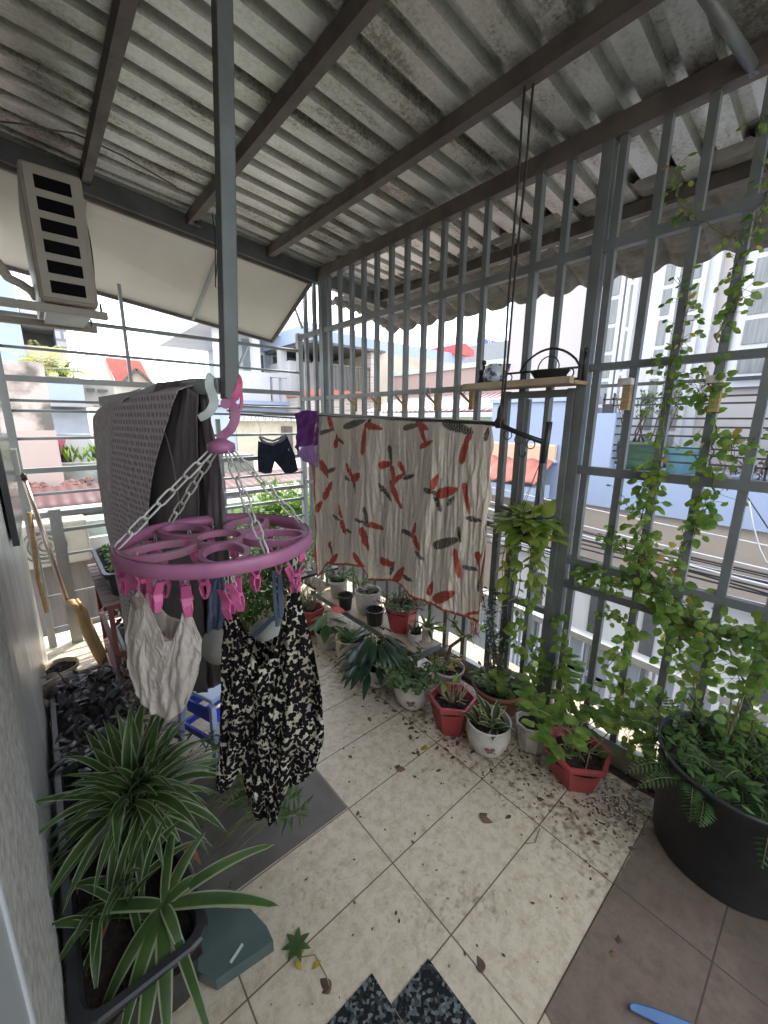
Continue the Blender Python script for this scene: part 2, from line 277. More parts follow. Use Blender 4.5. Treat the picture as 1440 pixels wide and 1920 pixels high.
# ------------------------------------------------------------------ mesh builder
class MB:
    def __init__(s): s.v = []; s.f = []; s.uv = {}; s.smooth = set(); s.col = {}
    def face(s, idx, uv=None, smooth=False):
        s.f.append(tuple(idx)); k = len(s.f)-1
        if uv: s.uv[k] = uv
        if smooth: s.smooth.add(k)
    def hexa(s, c, ax, ay, az):
        o = len(s.v)
        for z in (-1, 1):
            for x, y in ((-1, -1), (1, -1), (1, 1), (-1, 1)): s.v.append(c+ax*x+ay*y+az*z)
        for q in ((0, 3, 2, 1), (4, 5, 6, 7), (0, 1, 5, 4), (1, 2, 6, 5), (2, 3, 7, 6), (3, 0, 4, 7)): s.face([o+i for i in q])
        return s
    def box(s, x0, y0, z0, x1, y1, z1):
        return s.hexa(V(((x0+x1)/2, (y0+y1)/2, (z0+z1)/2)), V((abs(x1-x0)/2, 0, 0)), V((0, abs(y1-y0)/2, 0)), V((0, 0, abs(z1-z0)/2)))
    def bar(s, p, q, w, h=None, up=V((0, 0, 1))):
        p = V(p); q = V(q); h = h or w; d = (q-p); l = d.length; d = d/l
        if abs(d.dot(up)) > .95: up = V((1, 0, 0))
        sd_ = d.cross(up).normalized(); u = sd_.cross(d).normalized()
        return s.hexa((p+q)/2, sd_*w/2, d*l/2, u*h/2)
    def tube(s, pts, r, n=8, cap=True, closed=False):
        pts = [V(p) for p in pts]; N = len(pts); o = len(s.v); prev = None
        for i, p in enumerate(pts):
            if closed: d = pts[(i+1) % N]-pts[i-1]
            else: d = pts[min(i+1, N-1)]-pts[max(i-1, 0)]
            d = d.normalized() if d.length > 1e-9 else V((0, 0, 1))
            if prev is None:
                a = V((0, 0, 1)) if abs(d.z) < .9 else V((1, 0, 0)); a = (a-d*a.dot(d)).normalized()
            else:
                a = prev-d*prev.dot(d); a = a.normalized() if a.length > 1e-6 else prev
            prev = a; b = d.cross(a); rr = r[i] if isinstance(r, (list, tuple)) else r
            for k in range(n):
                t = 2*math.pi*k/n; s.v.append(p+a*(math.cos(t)*rr)+b*(math.sin(t)*rr))
        for i in range(N if closed else N-1):
            j = (i+1) % N
            for k in range(n): s.face((o+i*n+k, o+i*n+(k+1) % n, o+j*n+(k+1) % n, o+j*n+k), smooth=True)
        if cap and not closed: s.face([o+k for k in range(n)][::-1]); s.face([o+(N-1)*n+k for k in range(n)])
        return s
    def lathe(s, prof, n=28, c=V((0, 0, 0)), rot=0, smooth=True, sx=1, sy=1):
        o = len(s.v)
        for r, z in prof:
            for k in range(n):
                t = 2*math.pi*k/n+rot; s.v.append(V((c.x+r*math.cos(t)*sx, c.y+r*math.sin(t)*sy, c.z+z)))
        for i in range(len(prof)-1):
            for k in range(n): s.face((o+i*n+k, o+i*n+(k+1) % n, o+(i+1)*n+(k+1) % n, o+(i+1)*n+k), smooth=smooth)
        s.face([o+k for k in range(n)][::-1]); m_ = o+(len(prof)-1)*n; s.face([m_+k for k in range(n)])
        return s
    def prism(s, pts, a, b):                            # pts on a plane, moved by vectors a and b
        o = len(s.v); n = len(pts); s.v += [V(p)+a for p in pts]+[V(p)+b for p in pts]
        s.face([o+i for i in range(n)][::-1]); s.face([o+n+i for i in range(n)])
        for i in range(n): s.face((o+i, o+(i+1) % n, o+n+(i+1) % n, o+n+i))
        return s
    def grid(s, fn, nu, nv, uvf=None, skip=None, smooth=True, flip=False):
        o = len(s.v)
        for j in range(nv+1):
            for i in range(nu+1): s.v.append(fn(i/nu, j/nv))
        for j in range(nv):
            for i in range(nu):
                if skip and skip((i+.5)/nu, (j+.5)/nv): continue
                q = [(i, j), (i+1, j), (i+1, j+1), (i, j+1)]
                if flip: q = q[::-1]
                s.face([o+b*(nu+1)+a for a, b in q], [uvf(a/nu, b/nv) for a, b in q] if uvf else None, smooth)
        return s
    def strip(s, pts, widths, side, fold=.0, smooth=True):
        """leaf blade along pts; side: vector or list; folded along the midrib"""
        o = len(s.v); n = len(pts)
        for i, p in enumerate(pts):
            sd_ = side[i] if isinstance(side, list) else side
            d = pts[min(i+1, n-1)]-pts[max(0, i-1)]; nn = d.cross(sd_); nn = nn.normalized() if nn.length > 1e-9 else V((0, 0, 1))
            wd = widths[i]; s.v += [p-sd_*wd+nn*wd*fold, V(p), p+sd_*wd+nn*wd*fold]
        for i in range(n-1):
            v0, v1 = i/(n-1), (i+1)/(n-1)
            for c_ in (0, 1):
                a = o+i*3+c_; s.face((a, a+1, a+4, a+3), [(c_*.5, v0), (c_*.5+.5, v0), (c_*.5+.5, v1), (c_*.5, v1)], smooth)
    def leaf(s, base, d, up, Ln, W, droop=.25, fold=.25, n=3, kind=0):
        d = d.normalized(); sd_ = d.cross(up)
        if sd_.length < 1e-3: sd_ = d.cross(V((1, .3, 0)))
        sd_ = sd_.normalized(); nr = sd_.cross(d)
        pr = {0: [0, .8, 1, .62, 0], 1: [.25, .95, .95, .6, 0], 2: [.1, 1, .95, .8, .1]}[kind]
        pts = []; ws = []
        for i in range(n+1):
            t = i/n; pts.append(base+d*(Ln*t)-nr*(droop*Ln*t*t)*1.0); q = t*4; k = min(3, int(q)); ws.append(lerp(pr[k], pr[k+1], q-k)*W/2)
        s.strip(pts, ws, sd_, fold)
    def build(s, name, mt, parent=None, bev=0, solid=0, mats=None, top=None):
        me = bpy.data.meshes.new(name)
        base = V((0, 0, 0))
        if parent is not None:
            r_ = parent
            while r_.parent: r_ = r_.parent
            base = V(r_.location)
        elif top is not None: base = V(top)
        me.from_pydata([tuple(p-base) for p in s.v], [], s.f)
        if s.uv:
            ul = me.uv_layers.new(name='UVMap'); k = 0; dat = ul.data
            for i, f in enumerate(s.f):
                u = s.uv.get(i)
                for j in range(len(f)):
                    if u: dat[k].uv = u[j]
                    k += 1
        if s.smooth:
            for i in s.smooth: me.polygons[i].use_smooth = True
        if s.col:
            ca = me.color_attributes.new('Col', 'FLOAT_COLOR', 'POINT')
            for i, c in s.col.items(): ca.data[i].color = (c[0], c[1], c[2], 1)
        me.materials.append(mt)
        o = bpy.data.objects.new(name, me); COL.objects.link(o)
        if parent is not None: o.parent = parent
        else: o.location = base
        if bev:
            b_ = o.modifiers.new('b', 'BEVEL'); b_.width = bev; b_.segments = 2; b_.limit_method = 'ANGLE'
        if solid:
            b_ = o.modifiers.new('s', 'SOLIDIFY'); b_.thickness = solid; b_.offset = 0
        return o
def tag(o, label=None, cat=None, group=None, kind=None):
    if label: o['label'] = label
    if cat: o['category'] = cat
    if group: o['group'] = group
    if kind: o['kind'] = kind
    return o
def thing(name, label, cat, loc=(0, 0, 0), group=None):
    o = bpy.data.objects.new(name, None); o.empty_display_size = .1; COL.objects.link(o); o.location = loc
    return tag(o, label, cat, group)
def copy_tree(o, parent=None):
    c = o.copy(); COL.objects.link(c)
    if parent is not None: c.parent = parent
    for ch in [x for x in bpy.data.objects if x.parent == o]: copy_tree(ch, c)
    return c
def inst(o, parent=None, loc=None):
    c = o.copy(); COL.objects.link(c)
    if parent is not None: c.parent = parent
    if loc is not None: c.location = loc
    return c
def struct(mb, name, m, **k): return tag(mb.build(name, m, **k), kind='structure')
def ruv(rng): 
    z = rng.uniform(-1, 1); t = rng.uniform(0, 2*math.pi); q = math.sqrt(1-z*z); return V((q*math.cos(t), q*math.sin(t), z))
# ================================================================== THE SETTING
struct(MB().box(-300, -300, -3.6, 300, 400, -3.5), 'street', street)
m = MB(); m.prism([(-.35, -2.2, 0), (1.70, -2.2, 0), (1.715, .2, 0), (1.70, .45, 0), (1.725, .8, 0), (1.72, 1.6, 0), (1.73, 3.4, 0), (-.35, 3.4, 0)], V((0, 0, -.12)), V((0, 0, 0))); struct(m, 'terrace_floor', floor_m)
m = MB(); m.prism([(.745, -2.1, 0), (1.69, -2.1, 0), (1.70, .1, 0), (1.55, .268, 0), (1.40, .262, 0), (1.18, .268, 0), (.80, .268, 0), (.742, .10, 0)], V((0, 0, .0005)), V((0, 0, .004))); struct(m, 'brown_tile_paving', brown_m)
m = MB(); m.prism([(.20, 1.062, 0), (.733, 1.062, 0), (.733, 1.32, 0), (.733, 1.58, 0), (.20, 1.58, 0)], V((0, 0, .0005)), V((0, 0, .004))); struct(m, 'grey_tile_paving', grey_m)
m = MB(); m.box(-.12, -.6, .0005, .503, .618, .004); m.box(.506, -.6, .0005, .645, .538, .004); struct(m, 'granite_threshold', granite)
struct(MB().box(1.70, -2.2, -.6, 1.90, 3.4, -.12), 'gutter_bed', soil)
m = MB()
rg = random.Random(3); o_ = []
N = 40
def sillf(u, v):
    rr = random.Random(int(u*N)*7+int(v*4)*131)
    return V((1.905+v*.20+(rr.uniform(-.012, .012) if v in (0, 1) else 0), -2+5.35*u, -.005+rr.uniform(-.004, .004)))
m.grid(sillf, N, 4); m.box(1.91, -2, -.7, 2.10, 3.35, -.02); struct(m, 'concrete_sill', concrete)
struct(MB().box(-.34, 3.4, -.7, 2.1, 3.52, -.02), 'terrace_edge', concrete)
# ------------------------------------------------------------------ house wall on the left, its mouldings, and an unseen wall added behind to limit light
hw = thing('house_wall', 'glossy white wall with skirting bands along the left edge of the terrace', 'wall', (-.13, 0, 0))
MB().box(-.36, -1.0, .34, -.142, 3.2, 2.9).build('wall', greywall, hw)
MB().box(-.36, -1.0, .0, -.142, 3.2, .338).build('wall_foot', plaster, hw)
m = MB(); m.prism([V((0, a, b)) for a, b in ((.655, .002), (.66, .6), (.68, 1.0), (.74, 2.9), (1.9, 2.9), (1.45, 1.2), (1.27, .85), (1.10, .50), (.934, .163), (.86, .002))], V((-.140, 0, 0)), V((-.1235, 0, 0))); m.build('render_strip', speck, hw)
m = MB(); m.tube([V((-.128, .655, .002)), V((-.128, .66, .6)), V((-.128, .68, 1.0)), V((-.128, .74, 2.9))], .006, 6); m.build('corner_bead', greywall, hw); m = MB(); m.prism([V((0, a, b)) for a, b in ((-1, .003), (.655, .003), (.66, .6), (.68, 1.0), (.74, 2.89), (-1, 2.89))], V((-.140, 0, 0)), V((-.127, 0, 0))); m.build('gloss_panel', greywall, hw)
m = MB()
def skirt(u, v):
    y = .88+2.31*u; z = .003+2.85*v; return V((-.1345+.006*math.sin(y*31)**3*.5+.003*math.sin(y*13+z), y, z))
m.grid(skirt, 160, 12); m.build('wavy_plaster', plaster, hw)
MB().box(-.127, 2.15, .99, -.105, 2.95, 1.42).build('dark_window', darkpane, hw)
MB().box(-.127, 2.98, 1.19, -.085, 3.12, 1.33).build('socket_box', cream, hw, bev=.004)
MB().box(-.36, -1.5, 0, 1.15, -1.35, 1.1).build('light_block_wall', mat('warm_grey_wall', (.36, .34, .31), .7), hw)  # out of view, added to hold back part of the daylight from behind
# ------------------------------------------------------------------ roof
def rz(x): return 2.64+.10*(1.85-x)
roof = thing('roof_canopy', 'corrugated metal roof on brown purlins covering the whole terrace', 'roof', (0, 0, 2.6))
m = MB(); pitch = .14; prof = [(0, 0), (.080, 0), (.087, .042), (.133, .042), (.14, 0)]
ys = []
k = 0
while -.76+k*pitch < 2.95:
    ys += [(-.76+k*pitch+a, b) for a, b in prof[:-1]]; k += 1
ys.append((-.76+k*pitch, 0)); nx = 26; o = len(m.v)
for y, z in ys:
    for i in range(nx+1):
        x = -.5+3.12*i/nx; m.v.append(V((x, y, rz(x)+z+.004*math.sin(x*5+y*3))))
for j in range(len(ys)-1):
    for i in range(nx): a = o+j*(nx+1)+i; m.face((a, a+1, a+nx+2, a+nx+1))
m.build('roof_sheet', roof_mat(), roof, solid=.002)
for x, a in ((-.05, .042), (.40, .042), (.92, .042), (1.44, .045), (2.47, .05)):
    MB().bar((x, -.76, rz(x)-.034), (x, 2.93, rz(x)-.034), a, .062).build('purlin', rust_steel, roof)
MB().bar((1.85, -.76, 2.588), (1.85, 2.93, 2.588), .055, .075).build('fence_beam', rust_steel, roof)
MB().bar((-.35, 2.955, rz(-.35)-.055), (2.55, 2.955, rz(2.55)-.055), .05, .10).build('end_beam', steel_dark, roof)
m = MB(); a_ = P(1240, 8, 0, 1.46); m.tube([(1.46, .50, 2.655), (1.85, .40, 2.56)], .017, 10); m.build('brace_pipe', steel, roof)
# hanging post and its arm
PB = V((.357, .965, 1.545)); PT = V((.425, .965, 2.72))
MB().bar(PB, PT, .033).build('hanging_post', steel_dark, roof, bev=.002)
AB = V((.222, 1.93, 1.575)); AA = V((.352, .99, 1.585))
ad_ = (AB-AA).normalized()
MB().bar(AA-V((0, 0, .008)), AB-V((0, 0, .012)), .028, .034).build('arm', steel_light, roof, bev=.002)
# sheet with a roof-tile pattern hanging out past the fence
m = MB()
def tsf(u, v):
    y = -.9+4.4*u; x = lerp(2.30, 2.50, v)+.62*v; s_ = v*13; st = (s_-math.floor(s_))
    z = 2.575-.03*v-.21*max(0, v-.25)**1.6
    z += .040*abs(math.sin(y*math.pi/.27))**6 + (.024*(1-st)**2)*(1 if math.sin(y*math.pi/.27)**2 < .55 else .25)
    return V((x, y, z))
m.grid(tsf, 300, 130, smooth=False); m.build('tile_pattern_sheet', tile_metal, roof, solid=.002)
# ------------------------------------------------------------------ cream awning
aw = thing('awning', 'cream flat awning with brown frame sloping out beyond the back fence', 'awning', (0, 3, 2.4))
Aq = [V((-.55, 2.978, 2.778)), V((1.80, 2.978, 2.548)), V((1.76, 3.62, 2.20)), V((-.55, 3.62, 2.49))]
m = MB(); m.prism(Aq, V((0, 0, 0)), V((0, 0, .008))); m.build('panel', cream, aw)
m = MB()
for i, j in ((1, 2), (2, 3), (0, 1)): MB().bar(Aq[i]-V((0, 0, .012)), Aq[j]-V((0, 0, .012)), .022).build('frame', rust_steel, aw)
for t in (.12, .40, .71):
    MB().bar(lerp(Aq[0], Aq[1], t)-V((0, 0, .014)), lerp(Aq[3], Aq[2], t)-V((0, 0, .014)), .02).build('rib', steel_light, aw)
MB().bar(P(468, 642, 1, 3.60), P(440, 702, 1, 3.30), .016).build('strut', steel_light, aw)
MB().bar(P(553, 578, 1, 3.30), P(567, 616, 1, 3.28), .02).build('strut', steel_light, aw)
# ------------------------------------------------------------------ right-hand fence (plane x = 1.85)
fr = thing('metal_fence', 'grey painted steel bar fence running along the right side of the terrace', 'fence', (1.85, 0, 0))
bar0 = MB().box(1.836, -.014, .055, 1.864, .014, 2.552).build('bar', steel, fr); first = True
YB = [2.087, 1.945, 1.793, 1.655, 1.52, 1.374, .968, .764, .623, .493, .352, .225, .09, -.05, -.19, -.33, -.47, -.61, -.75, 2.23, 2.37, 2.51, 2.655, 2.80, 3.02, 3.16]
for y in YB:
    if first: bar0.location = (0, y, 0); first = False
    else: inst(bar0, fr, (0, y, 0))
MB().box(1.832, 1.085, .055, 1.868, 1.118, 2.552).build('bar', steel, fr)
MB().box(1.825, 2.87, .0, 1.875, 2.92, 2.55).build('post', steel, fr)
MB().box(1.826, .795, .055, 1.874, .838, 2.552).build('post', steel, fr)
MB().box(1.828, 3.262, .0, 1.872, 3.305, 2.22).build('post', steel_light, fr)
def rail(y0, y1, z, h=.03, w_=.03, mt=steel, nm='rail'): return MB().box(1.85-w_/2, y0, z-h/2, 1.85+w_/2, y1, z+h/2).build(nm, mt, fr)
rail(-2, 3.26, 2.185, .038, .034); rail(.84, 3.26, 1.675, .03); rail(-2, .793, 1.725, .028, .034); rail(-2, .793, 1.29, .036, .034)
rail(-2, .793, .862, .034, .034); rail(-2, .793, .742, .034, .034); rail(-2, 3.26, .04, .032, .036, steel_light)
rail(1.20, 3.26, .95, .03, .032)
# gate leaf in the fence
gt = thing('gate', 'narrow grey steel gate leaf between the flowered blanket and the climbing vine', 'gate', (1.83, 1, 0))
for y0, y1 in ((.84, .872), (1.165, 1.20)): MB().box(1.818, y0, .085, 1.848, y1, 1.645).build('gate_frame', steel, gt, bev=.002)
for z in (.10, .57, 1.05, 1.625): MB().box(1.819, .874, z-.016, 1.847, 1.163, z+.016).build('gate_rail', steel, gt)
for y in (.963, 1.062): MB().box(1.822, y-.011, .12, 1.844, y+.011, 1.605).build('gate_bar', steel, gt)
# ------------------------------------------------------------------ back fence (plane y = 3.28)
fb = thing('back_fence', 'light grey horizontal rail fence closing the far end of the terrace', 'fence', (0, 3.28, 0))
for z, r_, x0 in ((2.08, .013, -.3), (1.90, .009, -.3), (1.60, .009, -.13), (1.54, .009, -.1), (1.375, .010, -.1), (1.03, .010, -.1), (.785, .014, -.1), (.62, .010, -.1), (.35, .010, -.1), (.12, .012, -.1)):
    MB().tube([(x0, 3.28, z), (1.83, 3.28, z)], r_, 8).build('rail', steel_light, fb)
for z, h in ((1.725, .034), (1.18, .032), (.90, .030)): MB().box(-.2, 3.262, z-h/2, 1.83, 3.298, z+h/2).build('rail', steel_light, fb)
MB().box(-.118, 3.26, 0, -.078, 3.30, 2.6).build('post', steel_light, fb)
MB().box(.0, 3.24, 0, .062, 3.30, .93).build('post', steel_light, fb)
MB().box(1.10, 3.31, 0, 1.135, 3.335, 1.5).build('post', steel_light, fb)
for x, z0, z1 in ((.555, 1.74, 2.35), (.62, 0, .9), (1.27, .0, .78), (1.12, .8, 1.38)): MB().bar((x, 3.30, z0), (x, 3.30, z1), .02).build('upright', steel_light, fb)
# ================================================================== NEIGHBOURS (planes parallel to x or y, metres away)
def bpx(mb, x0, y0, x1, y1, Y, dep, zb=None):
    """box whose front lies on plane y=Y between photo corners"""
    xm = (y0+y1)/2; a = P(x0, xm, 1, Y); b = P(x1, xm, 1, Y); t = P((x0+x1)/2, y0, 1, Y).z; q = P((x0+x1)/2, y1, 1, Y).z if zb is None else zb
    mb.box(a.x, Y, q, b.x, Y+dep, t); return a.x, b.x, q, t
# ---- the house across the street, front plane x = 6
HX = 6.0
hs = thing('house', 'tall pinkish white house across the street with white doors, blue balcony and beige ground wall', 'house', (HX, 1, -3.5))
WX = 7.0
MB().box(WX, -6, -.7, 13, 4.55, 8).build('wall', pinkwhite, hs)
MB().box(HX, -6, -3.5, 12.5, 4.15, .33).build('lower_wall', beigewall, hs)
MB().box(HX-.06, -6, .335, WX-.005, 4.10, .86).build('balcony_base', sky_blue, hs)
MB().box(HX-.06, 2.47, .864, HX+.12, 4.10, 1.79).build('parapet', sky_blue, hs); MB().box(HX-.10, 2.44, 1.794, HX+.16, 4.14, 1.86).build('coping', pale_blue, hs)
MB().box(HX-.06, 2.15, .864, HX+.12, 2.465, 1.62).build('pier', sky_blue, hs)
MB().box(HX-.06, -6, .864, HX+.2, .38, 2.6).build('parapet', sky_blue, hs)
# railing
rl = MB()
for z in (1.02, 1.12, 1.20, 1.34, 1.45, 1.55, 1.72, 1.80): rl.bar((HX, .45, z), (HX, 2.36, z), .022)
rl.bar((HX, .38, 1.98), (HX, 2.6, 1.98), .045, .04)
for y in (.50, .58, 2.22, 2.34): rl.bar((HX, y, .87), (HX, y, 1.88), .022)
for y, z in ((.54, 1.12), (.54, 1.68), (2.28, 1.12), (2.28, 1.68)): rl.box(HX-.012, y-.06, z-.06, HX+.012, y+.06, z+.06)
rl.build('balcony_railing', blackm, hs)
def doorleaf(y0, y1, z0, z1, cols, rows, mt=pane, nm='door', xf=WX, label=None):
    y0, y1 = min(y0, y1), max(y0, y1)
    d = MB().box(xf-.07, y0, z0, xf-.005, y1, z1).build(nm, white_wall, hs)
    wd = (y1-y0); b = MB(); g = .06
    cw = (wd-g*1.0)/cols; chh = (z1-z0-g)/rows
    for i in range(cols):
        for j in range(rows):
            b.box(xf-.082, y0+g+i*cw, z0+g+j*chh, xf-.071, y0+i*cw+cw, z0+j*chh+chh)
    b.build('pane', mt, d); return d
def yz(px, py, X=WX): p = P(px, py, 0, X); return p.y, p.z
# frame of the big doors: pilasters and lintel
fy0, _ = yz(1215, 600); fy1, _ = yz(1335, 560)
MB().box(WX-.12, yz(1345, 560)[0], .9, WX-.004, yz(1120, 600)[0], 5.6).build('door_surround', white_wall, hs)
for (a, b_, c, r) in ((1133, 1166, 1, 8), (1170, 1190, 1, 5), (1228, 1262, 1, 8), (1272, 1310, 1, 8)):
    doorleaf(yz(a, 650)[0], yz(b_, 650)[0], .95, 4.1, c, r, xf=WX-.125)
MB().box(WX-.22, yz(1350, 520)[0], 4.22, WX-.125, yz(1118, 560)[0], 4.42).build('cornice', white_wall, hs)
for a, b_ in ((1165, 1235), (1290, 1330)): doorleaf(yz(a, 520)[0], yz(b_, 520)[0], 4.6, 5.4, 2, 1, xf=WX-.125, nm='fanlight')
MB().box(WX-.09, -1.6, 1.95, WX-.004, yz(1385, 600)[0], 4.6).build('window_surround', white_wall, hs)
doorleaf(-1.5, yz(1392, 600)[0], 2.05, 4.5, 7, 7, xf=WX-.09, nm='window')
for y0, z0 in ((4.2, 3.35),): MB().box(WX-.2, -6, 6.2, WX-.004, 4.6, 6.4).build('band', white_wall, hs)
# lower storey: pale shutters with dark slots
lw = MB().box(HX-.05, -3, -3.4, HX-.004, 3.4, -.62).build('shutter_front', white_wall, hs)
for y in (2.9, 2.45, 2.0, 1.3, .75, .1, -.5): 
    MB().box(HX-.07, y, -3.3, HX-.053, y+.16, -.9).build('dark_slot', darkpane, lw)
MB().box(HX-.14, -5, -.60, HX-.004, 3.9, -.50).build('ledge', white_wall, hs)
# potted things on that balcony
bp = thing('balcony_pot', 'big dark green oval pot with a sparse shrub on the balcony across the street', 'potted plant', (HX+.35, 2.0, .864))
c_ = V((HX+.32, 1.93, .864)); MB().lathe([(.17, 0), (.22, .1), (.26, .33), (.28, .34), (.28, .38), (.25, .38), (.24, .33)], 24, c_, sx=.8, sy=1.15).build('pot', green_pot, bp)
MB().lathe([(.05, .32), (.235, .33), (.22, .345), (.02, .35)], 20, c_, sx=.8, sy=1.1).build('soil', soil, bp)
m = MB(); rg = random.Random(9); l_ = MB()
for i in range(11):
    q = c_+V((rg.uniform(-.1, .1), rg.uniform(-.22, .22), .34)); pts = [q]
    for k in range(4): q = q+V((rg.uniform(-.06, .06), rg.uniform(-.08, .08), .17)); pts.append(q)
    m.tube(pts, [.012, .01, .008, .006, .003], 5)
    for k in range(26):
        b_ = lerp(pts[rg.randint(2, 3)], pts[-1], rg.random())+ruv(rg)*.05; l_.leaf(b_, ruv(rg)+V((0, 0, .5)), V((0, 0, 1)), .075, .03, n=2)
m.build('stem', bark, bp); l_.build('foliage', lf_mid, bp)
tb = thing('balcony_tub', 'pale turquoise tub beside the green pot on the balcony across the street', 'tub', (HX+.35, 1.3, .864))
MB().lathe([(.16, 0), (.20, .3), (.22, .31), (.22, .33), (.19, .33)], 20, V((HX+.35, 1.42, .864))).build('tub', mat('turquoise_plastic', (.20, .42, .46), .5), tb)
m = MB(); rg = random.Random(12)
for i in range(120): m.leaf(V((HX+.1+rg.uniform(0, .25), rg.uniform(.6, 1.0), .90+rg.uniform(0, .16))), ruv(rg), V((0, 0, 1)), .12, .03, n=2)
tag(m.build('dry_trimmings', lf_dry, top=(HX+.2, .8, .87)), 'heap of dry grey trimmings behind the balcony railing across the street', 'plant')
# small tiled lean-to left of the parapet
ln = thing('tiled_awning', 'small red clay tile lean-to with a brick panel, seen through the gate bars', 'awning', (5.8, 3.5, .4))
m = MB()
def clay(u, v): y = 2.9+1.35*u; return V((5.35+.5*v, y, .60+.30*v+.035*abs(math.sin(y*math.pi/.24))))
m.grid(clay, 80, 4, smooth=True); m.build('tiles', claytile, ln, solid=.02)
MB().box(5.86, 2.9, .93, 5.92, 4.1, 1.17).build('brick_panel', brickmat('pale_orange_brick', (.62, .42, .28), (.70, .50, .36), (.70, .62, .55), .3, .12, .01, (R(90), 0, R(90))), ln)
MB().box(5.40, 2.92, .36, 5.86, 4.1, .56).build('base', pale_blue, ln); MB().box(5.855, 2.88, .90, 5.93, 4.1, .93).build('flashing', white_wall, ln)
# ---- folding gate below the terrace
fg = thing('folding_gate', 'blue grey slotted metal gate with a pale top rail in the street below the terrace', 'gate', (2.95, .6, -1.4))
gp = lambda y: lerp(-.16, -.06, (y+1)/3)
MB().bar((2.97, -1.2, -.175), (2.97, 2.05, -.06), .09, .05).build('top_rail', steel_light, fg)
for i in range(16):
    y = -1.1+i*.2; z1 = gp(y+.1)-.05
    if 1 < i < 4: 
        MB().box(2.955, y+.06, -1.6, 2.985, y+.13, z1).build('picket', gatem, fg); continue
    b = MB().box(2.955, y, -1.6, 2.985, y+.085, z1).build('panel', gatem, fg)
    MB().box(2.962, y+.11, -1.6, 2.978, y+.125, z1).build('slat', gatem, fg); MB().box(2.962, y+.15, -1.6, 2.978, y+.165, z1).build('slat', gatem, fg)
MB().box(2.955, -1.1, -.40, 2.985, 2.05, -.37).build('mid_rail', gatem, fg); MB().box(2.955, -1.1, -1.25, 2.985, 2.05, -1.2).build('low_rail', gatem, fg)
MB().box(2.2, -1.2, -3.5, 3.0, 2.1, -1.6).build('base_wall', white_wall, fg)
# ---- cables along the street
rg = random.Random(21)
for i in range(22):
    z = rg.gauss(-.02, .13); x = 5.2+rg.uniform(-.3, .3); sag = rg.uniform(.02, .25); y1 = rg.uniform(3, 11); z2 = z+rg.uniform(-.25, .4)
    pts = [V((x+rg.uniform(-.02, .02), lerp(-5, y1, t/14), lerp(z, z2, t/14)-sag*math.sin(math.pi*t/14))) for t in range(15)]
    light = i % 4 == 0
    c = MB(); c.tube(pts, rg.choice((.006, .008, .011)), 5)
    tag(c.build('utility_cable', white_wall if light else blackm, top=pts[0]), 'pale overhead cable in the bundle crossing the street' if light else 'black overhead cable in the bundle crossing the street', 'cable', 'pale street cables' if light else 'black street cables')
for a, b_ in (((1090, 930), (1440, 1000)), ((905, 1002), (1075, 905))):
    c = MB(); c.tube([P(a[0], a[1], 0, 5.5), P(b_[0], b_[1], 0, 5.2)], .008, 5)
c = MB(); pts = [P(*q, 0, 4.8) for q in ((1405, 940), (1412, 985), (1425, 1030), (1436, 1052), (1448, 1060))]
c.tube(pts, .006, 5); tag(c.build('drop_wire', white_wall, top=pts[0]), 'thin white wire drooping in front of the beige wall at the right edge', 'wire')
c = MB(); pts = [P(*q, 0, 4.9) for q in ((1400, 930), (1440, 990), (1480, 1040))]
c.tube(pts, .006, 5); tag(c.build('drop_wire', blackm, top=pts[0]), 'thin black wire slanting down across the blue wall at the right edge', 'wire')
# ---- centre: white and grey house with columns
hg = thing('house', 'pale blue house with white columns and balusters behind the back fence', 'house', (6.5, 14, -3.5))
MB().box(5.3, 14, -3.5, 10.4, 19, 1.98).build('wall', pale_blue, hg)
MB().box(5.1, 13.7, 2.0, 10.4, 18.9, 2.12).build('ledge', sky_blue, hg)
MB().box(6.2, 15.2, 2.12, 10.4, 18.9, 4.9).build('upper_wall', mat('grey_blue_wall', (.34, .40, .43), .8), hg)
MB().box(4.3, 13.7, 4.35, 10.5, 19, 4.95).build('roof_slab', white_wall, hg)
for x in (4.8, 6.05, 7.05): MB().box(x, 13.9, 2.13, x+.26, 14.15, 4.34).build('column', white_wall, hg)
for x0 in (4.9, 5.1): pass
MB().box(5.1, 13.86, 2.13, 6.6, 13.98, 3.1).build('parapet', white_wall, hg)
for k in range(9): MB().box(6.7+k*.38, 13.86, 2.13, 6.92+k*.38, 13.98, 2.95).build('baluster', white_wall, hg)
MB().box(6.6, 13.84, 2.96, 10.3, 14.0, 3.1).build('handrail', white_wall, hg)
for x in (6.6, 7.3): 
    wn = MB().box(x, 15.12, 2.3, x+.42, 15.19, 3.95).build('window', white_wall, hg); MB().box(x+.06, 15.10, 2.4, x+.36, 15.118, 3.85).build('pane', darkpane, wn)
MB().box(9.1, 15.12, 2.13, 9.5, 15.19, 3.9).build('door', darkpane, hg)
# yellowish block in front
yb = thing('outbuilding', 'low cream outbuilding with a flat white roof in front of the pale blue house', 'building', (6, 11.5, -3.5))
MB().box(4.95, 11.5, -3.5, 7.0, 13, 1.45).build('wall', mat('cream_wall', (.62, .58, .44), .8), yb); MB().box(4.7, 11.3, 1.452, 7.3, 13, 1.6).build('roof', white_wall, yb)
MB().box(5.75, 11.44, .5, 6.1, 11.495, 1.3).build('shutter', brownwall, yb)
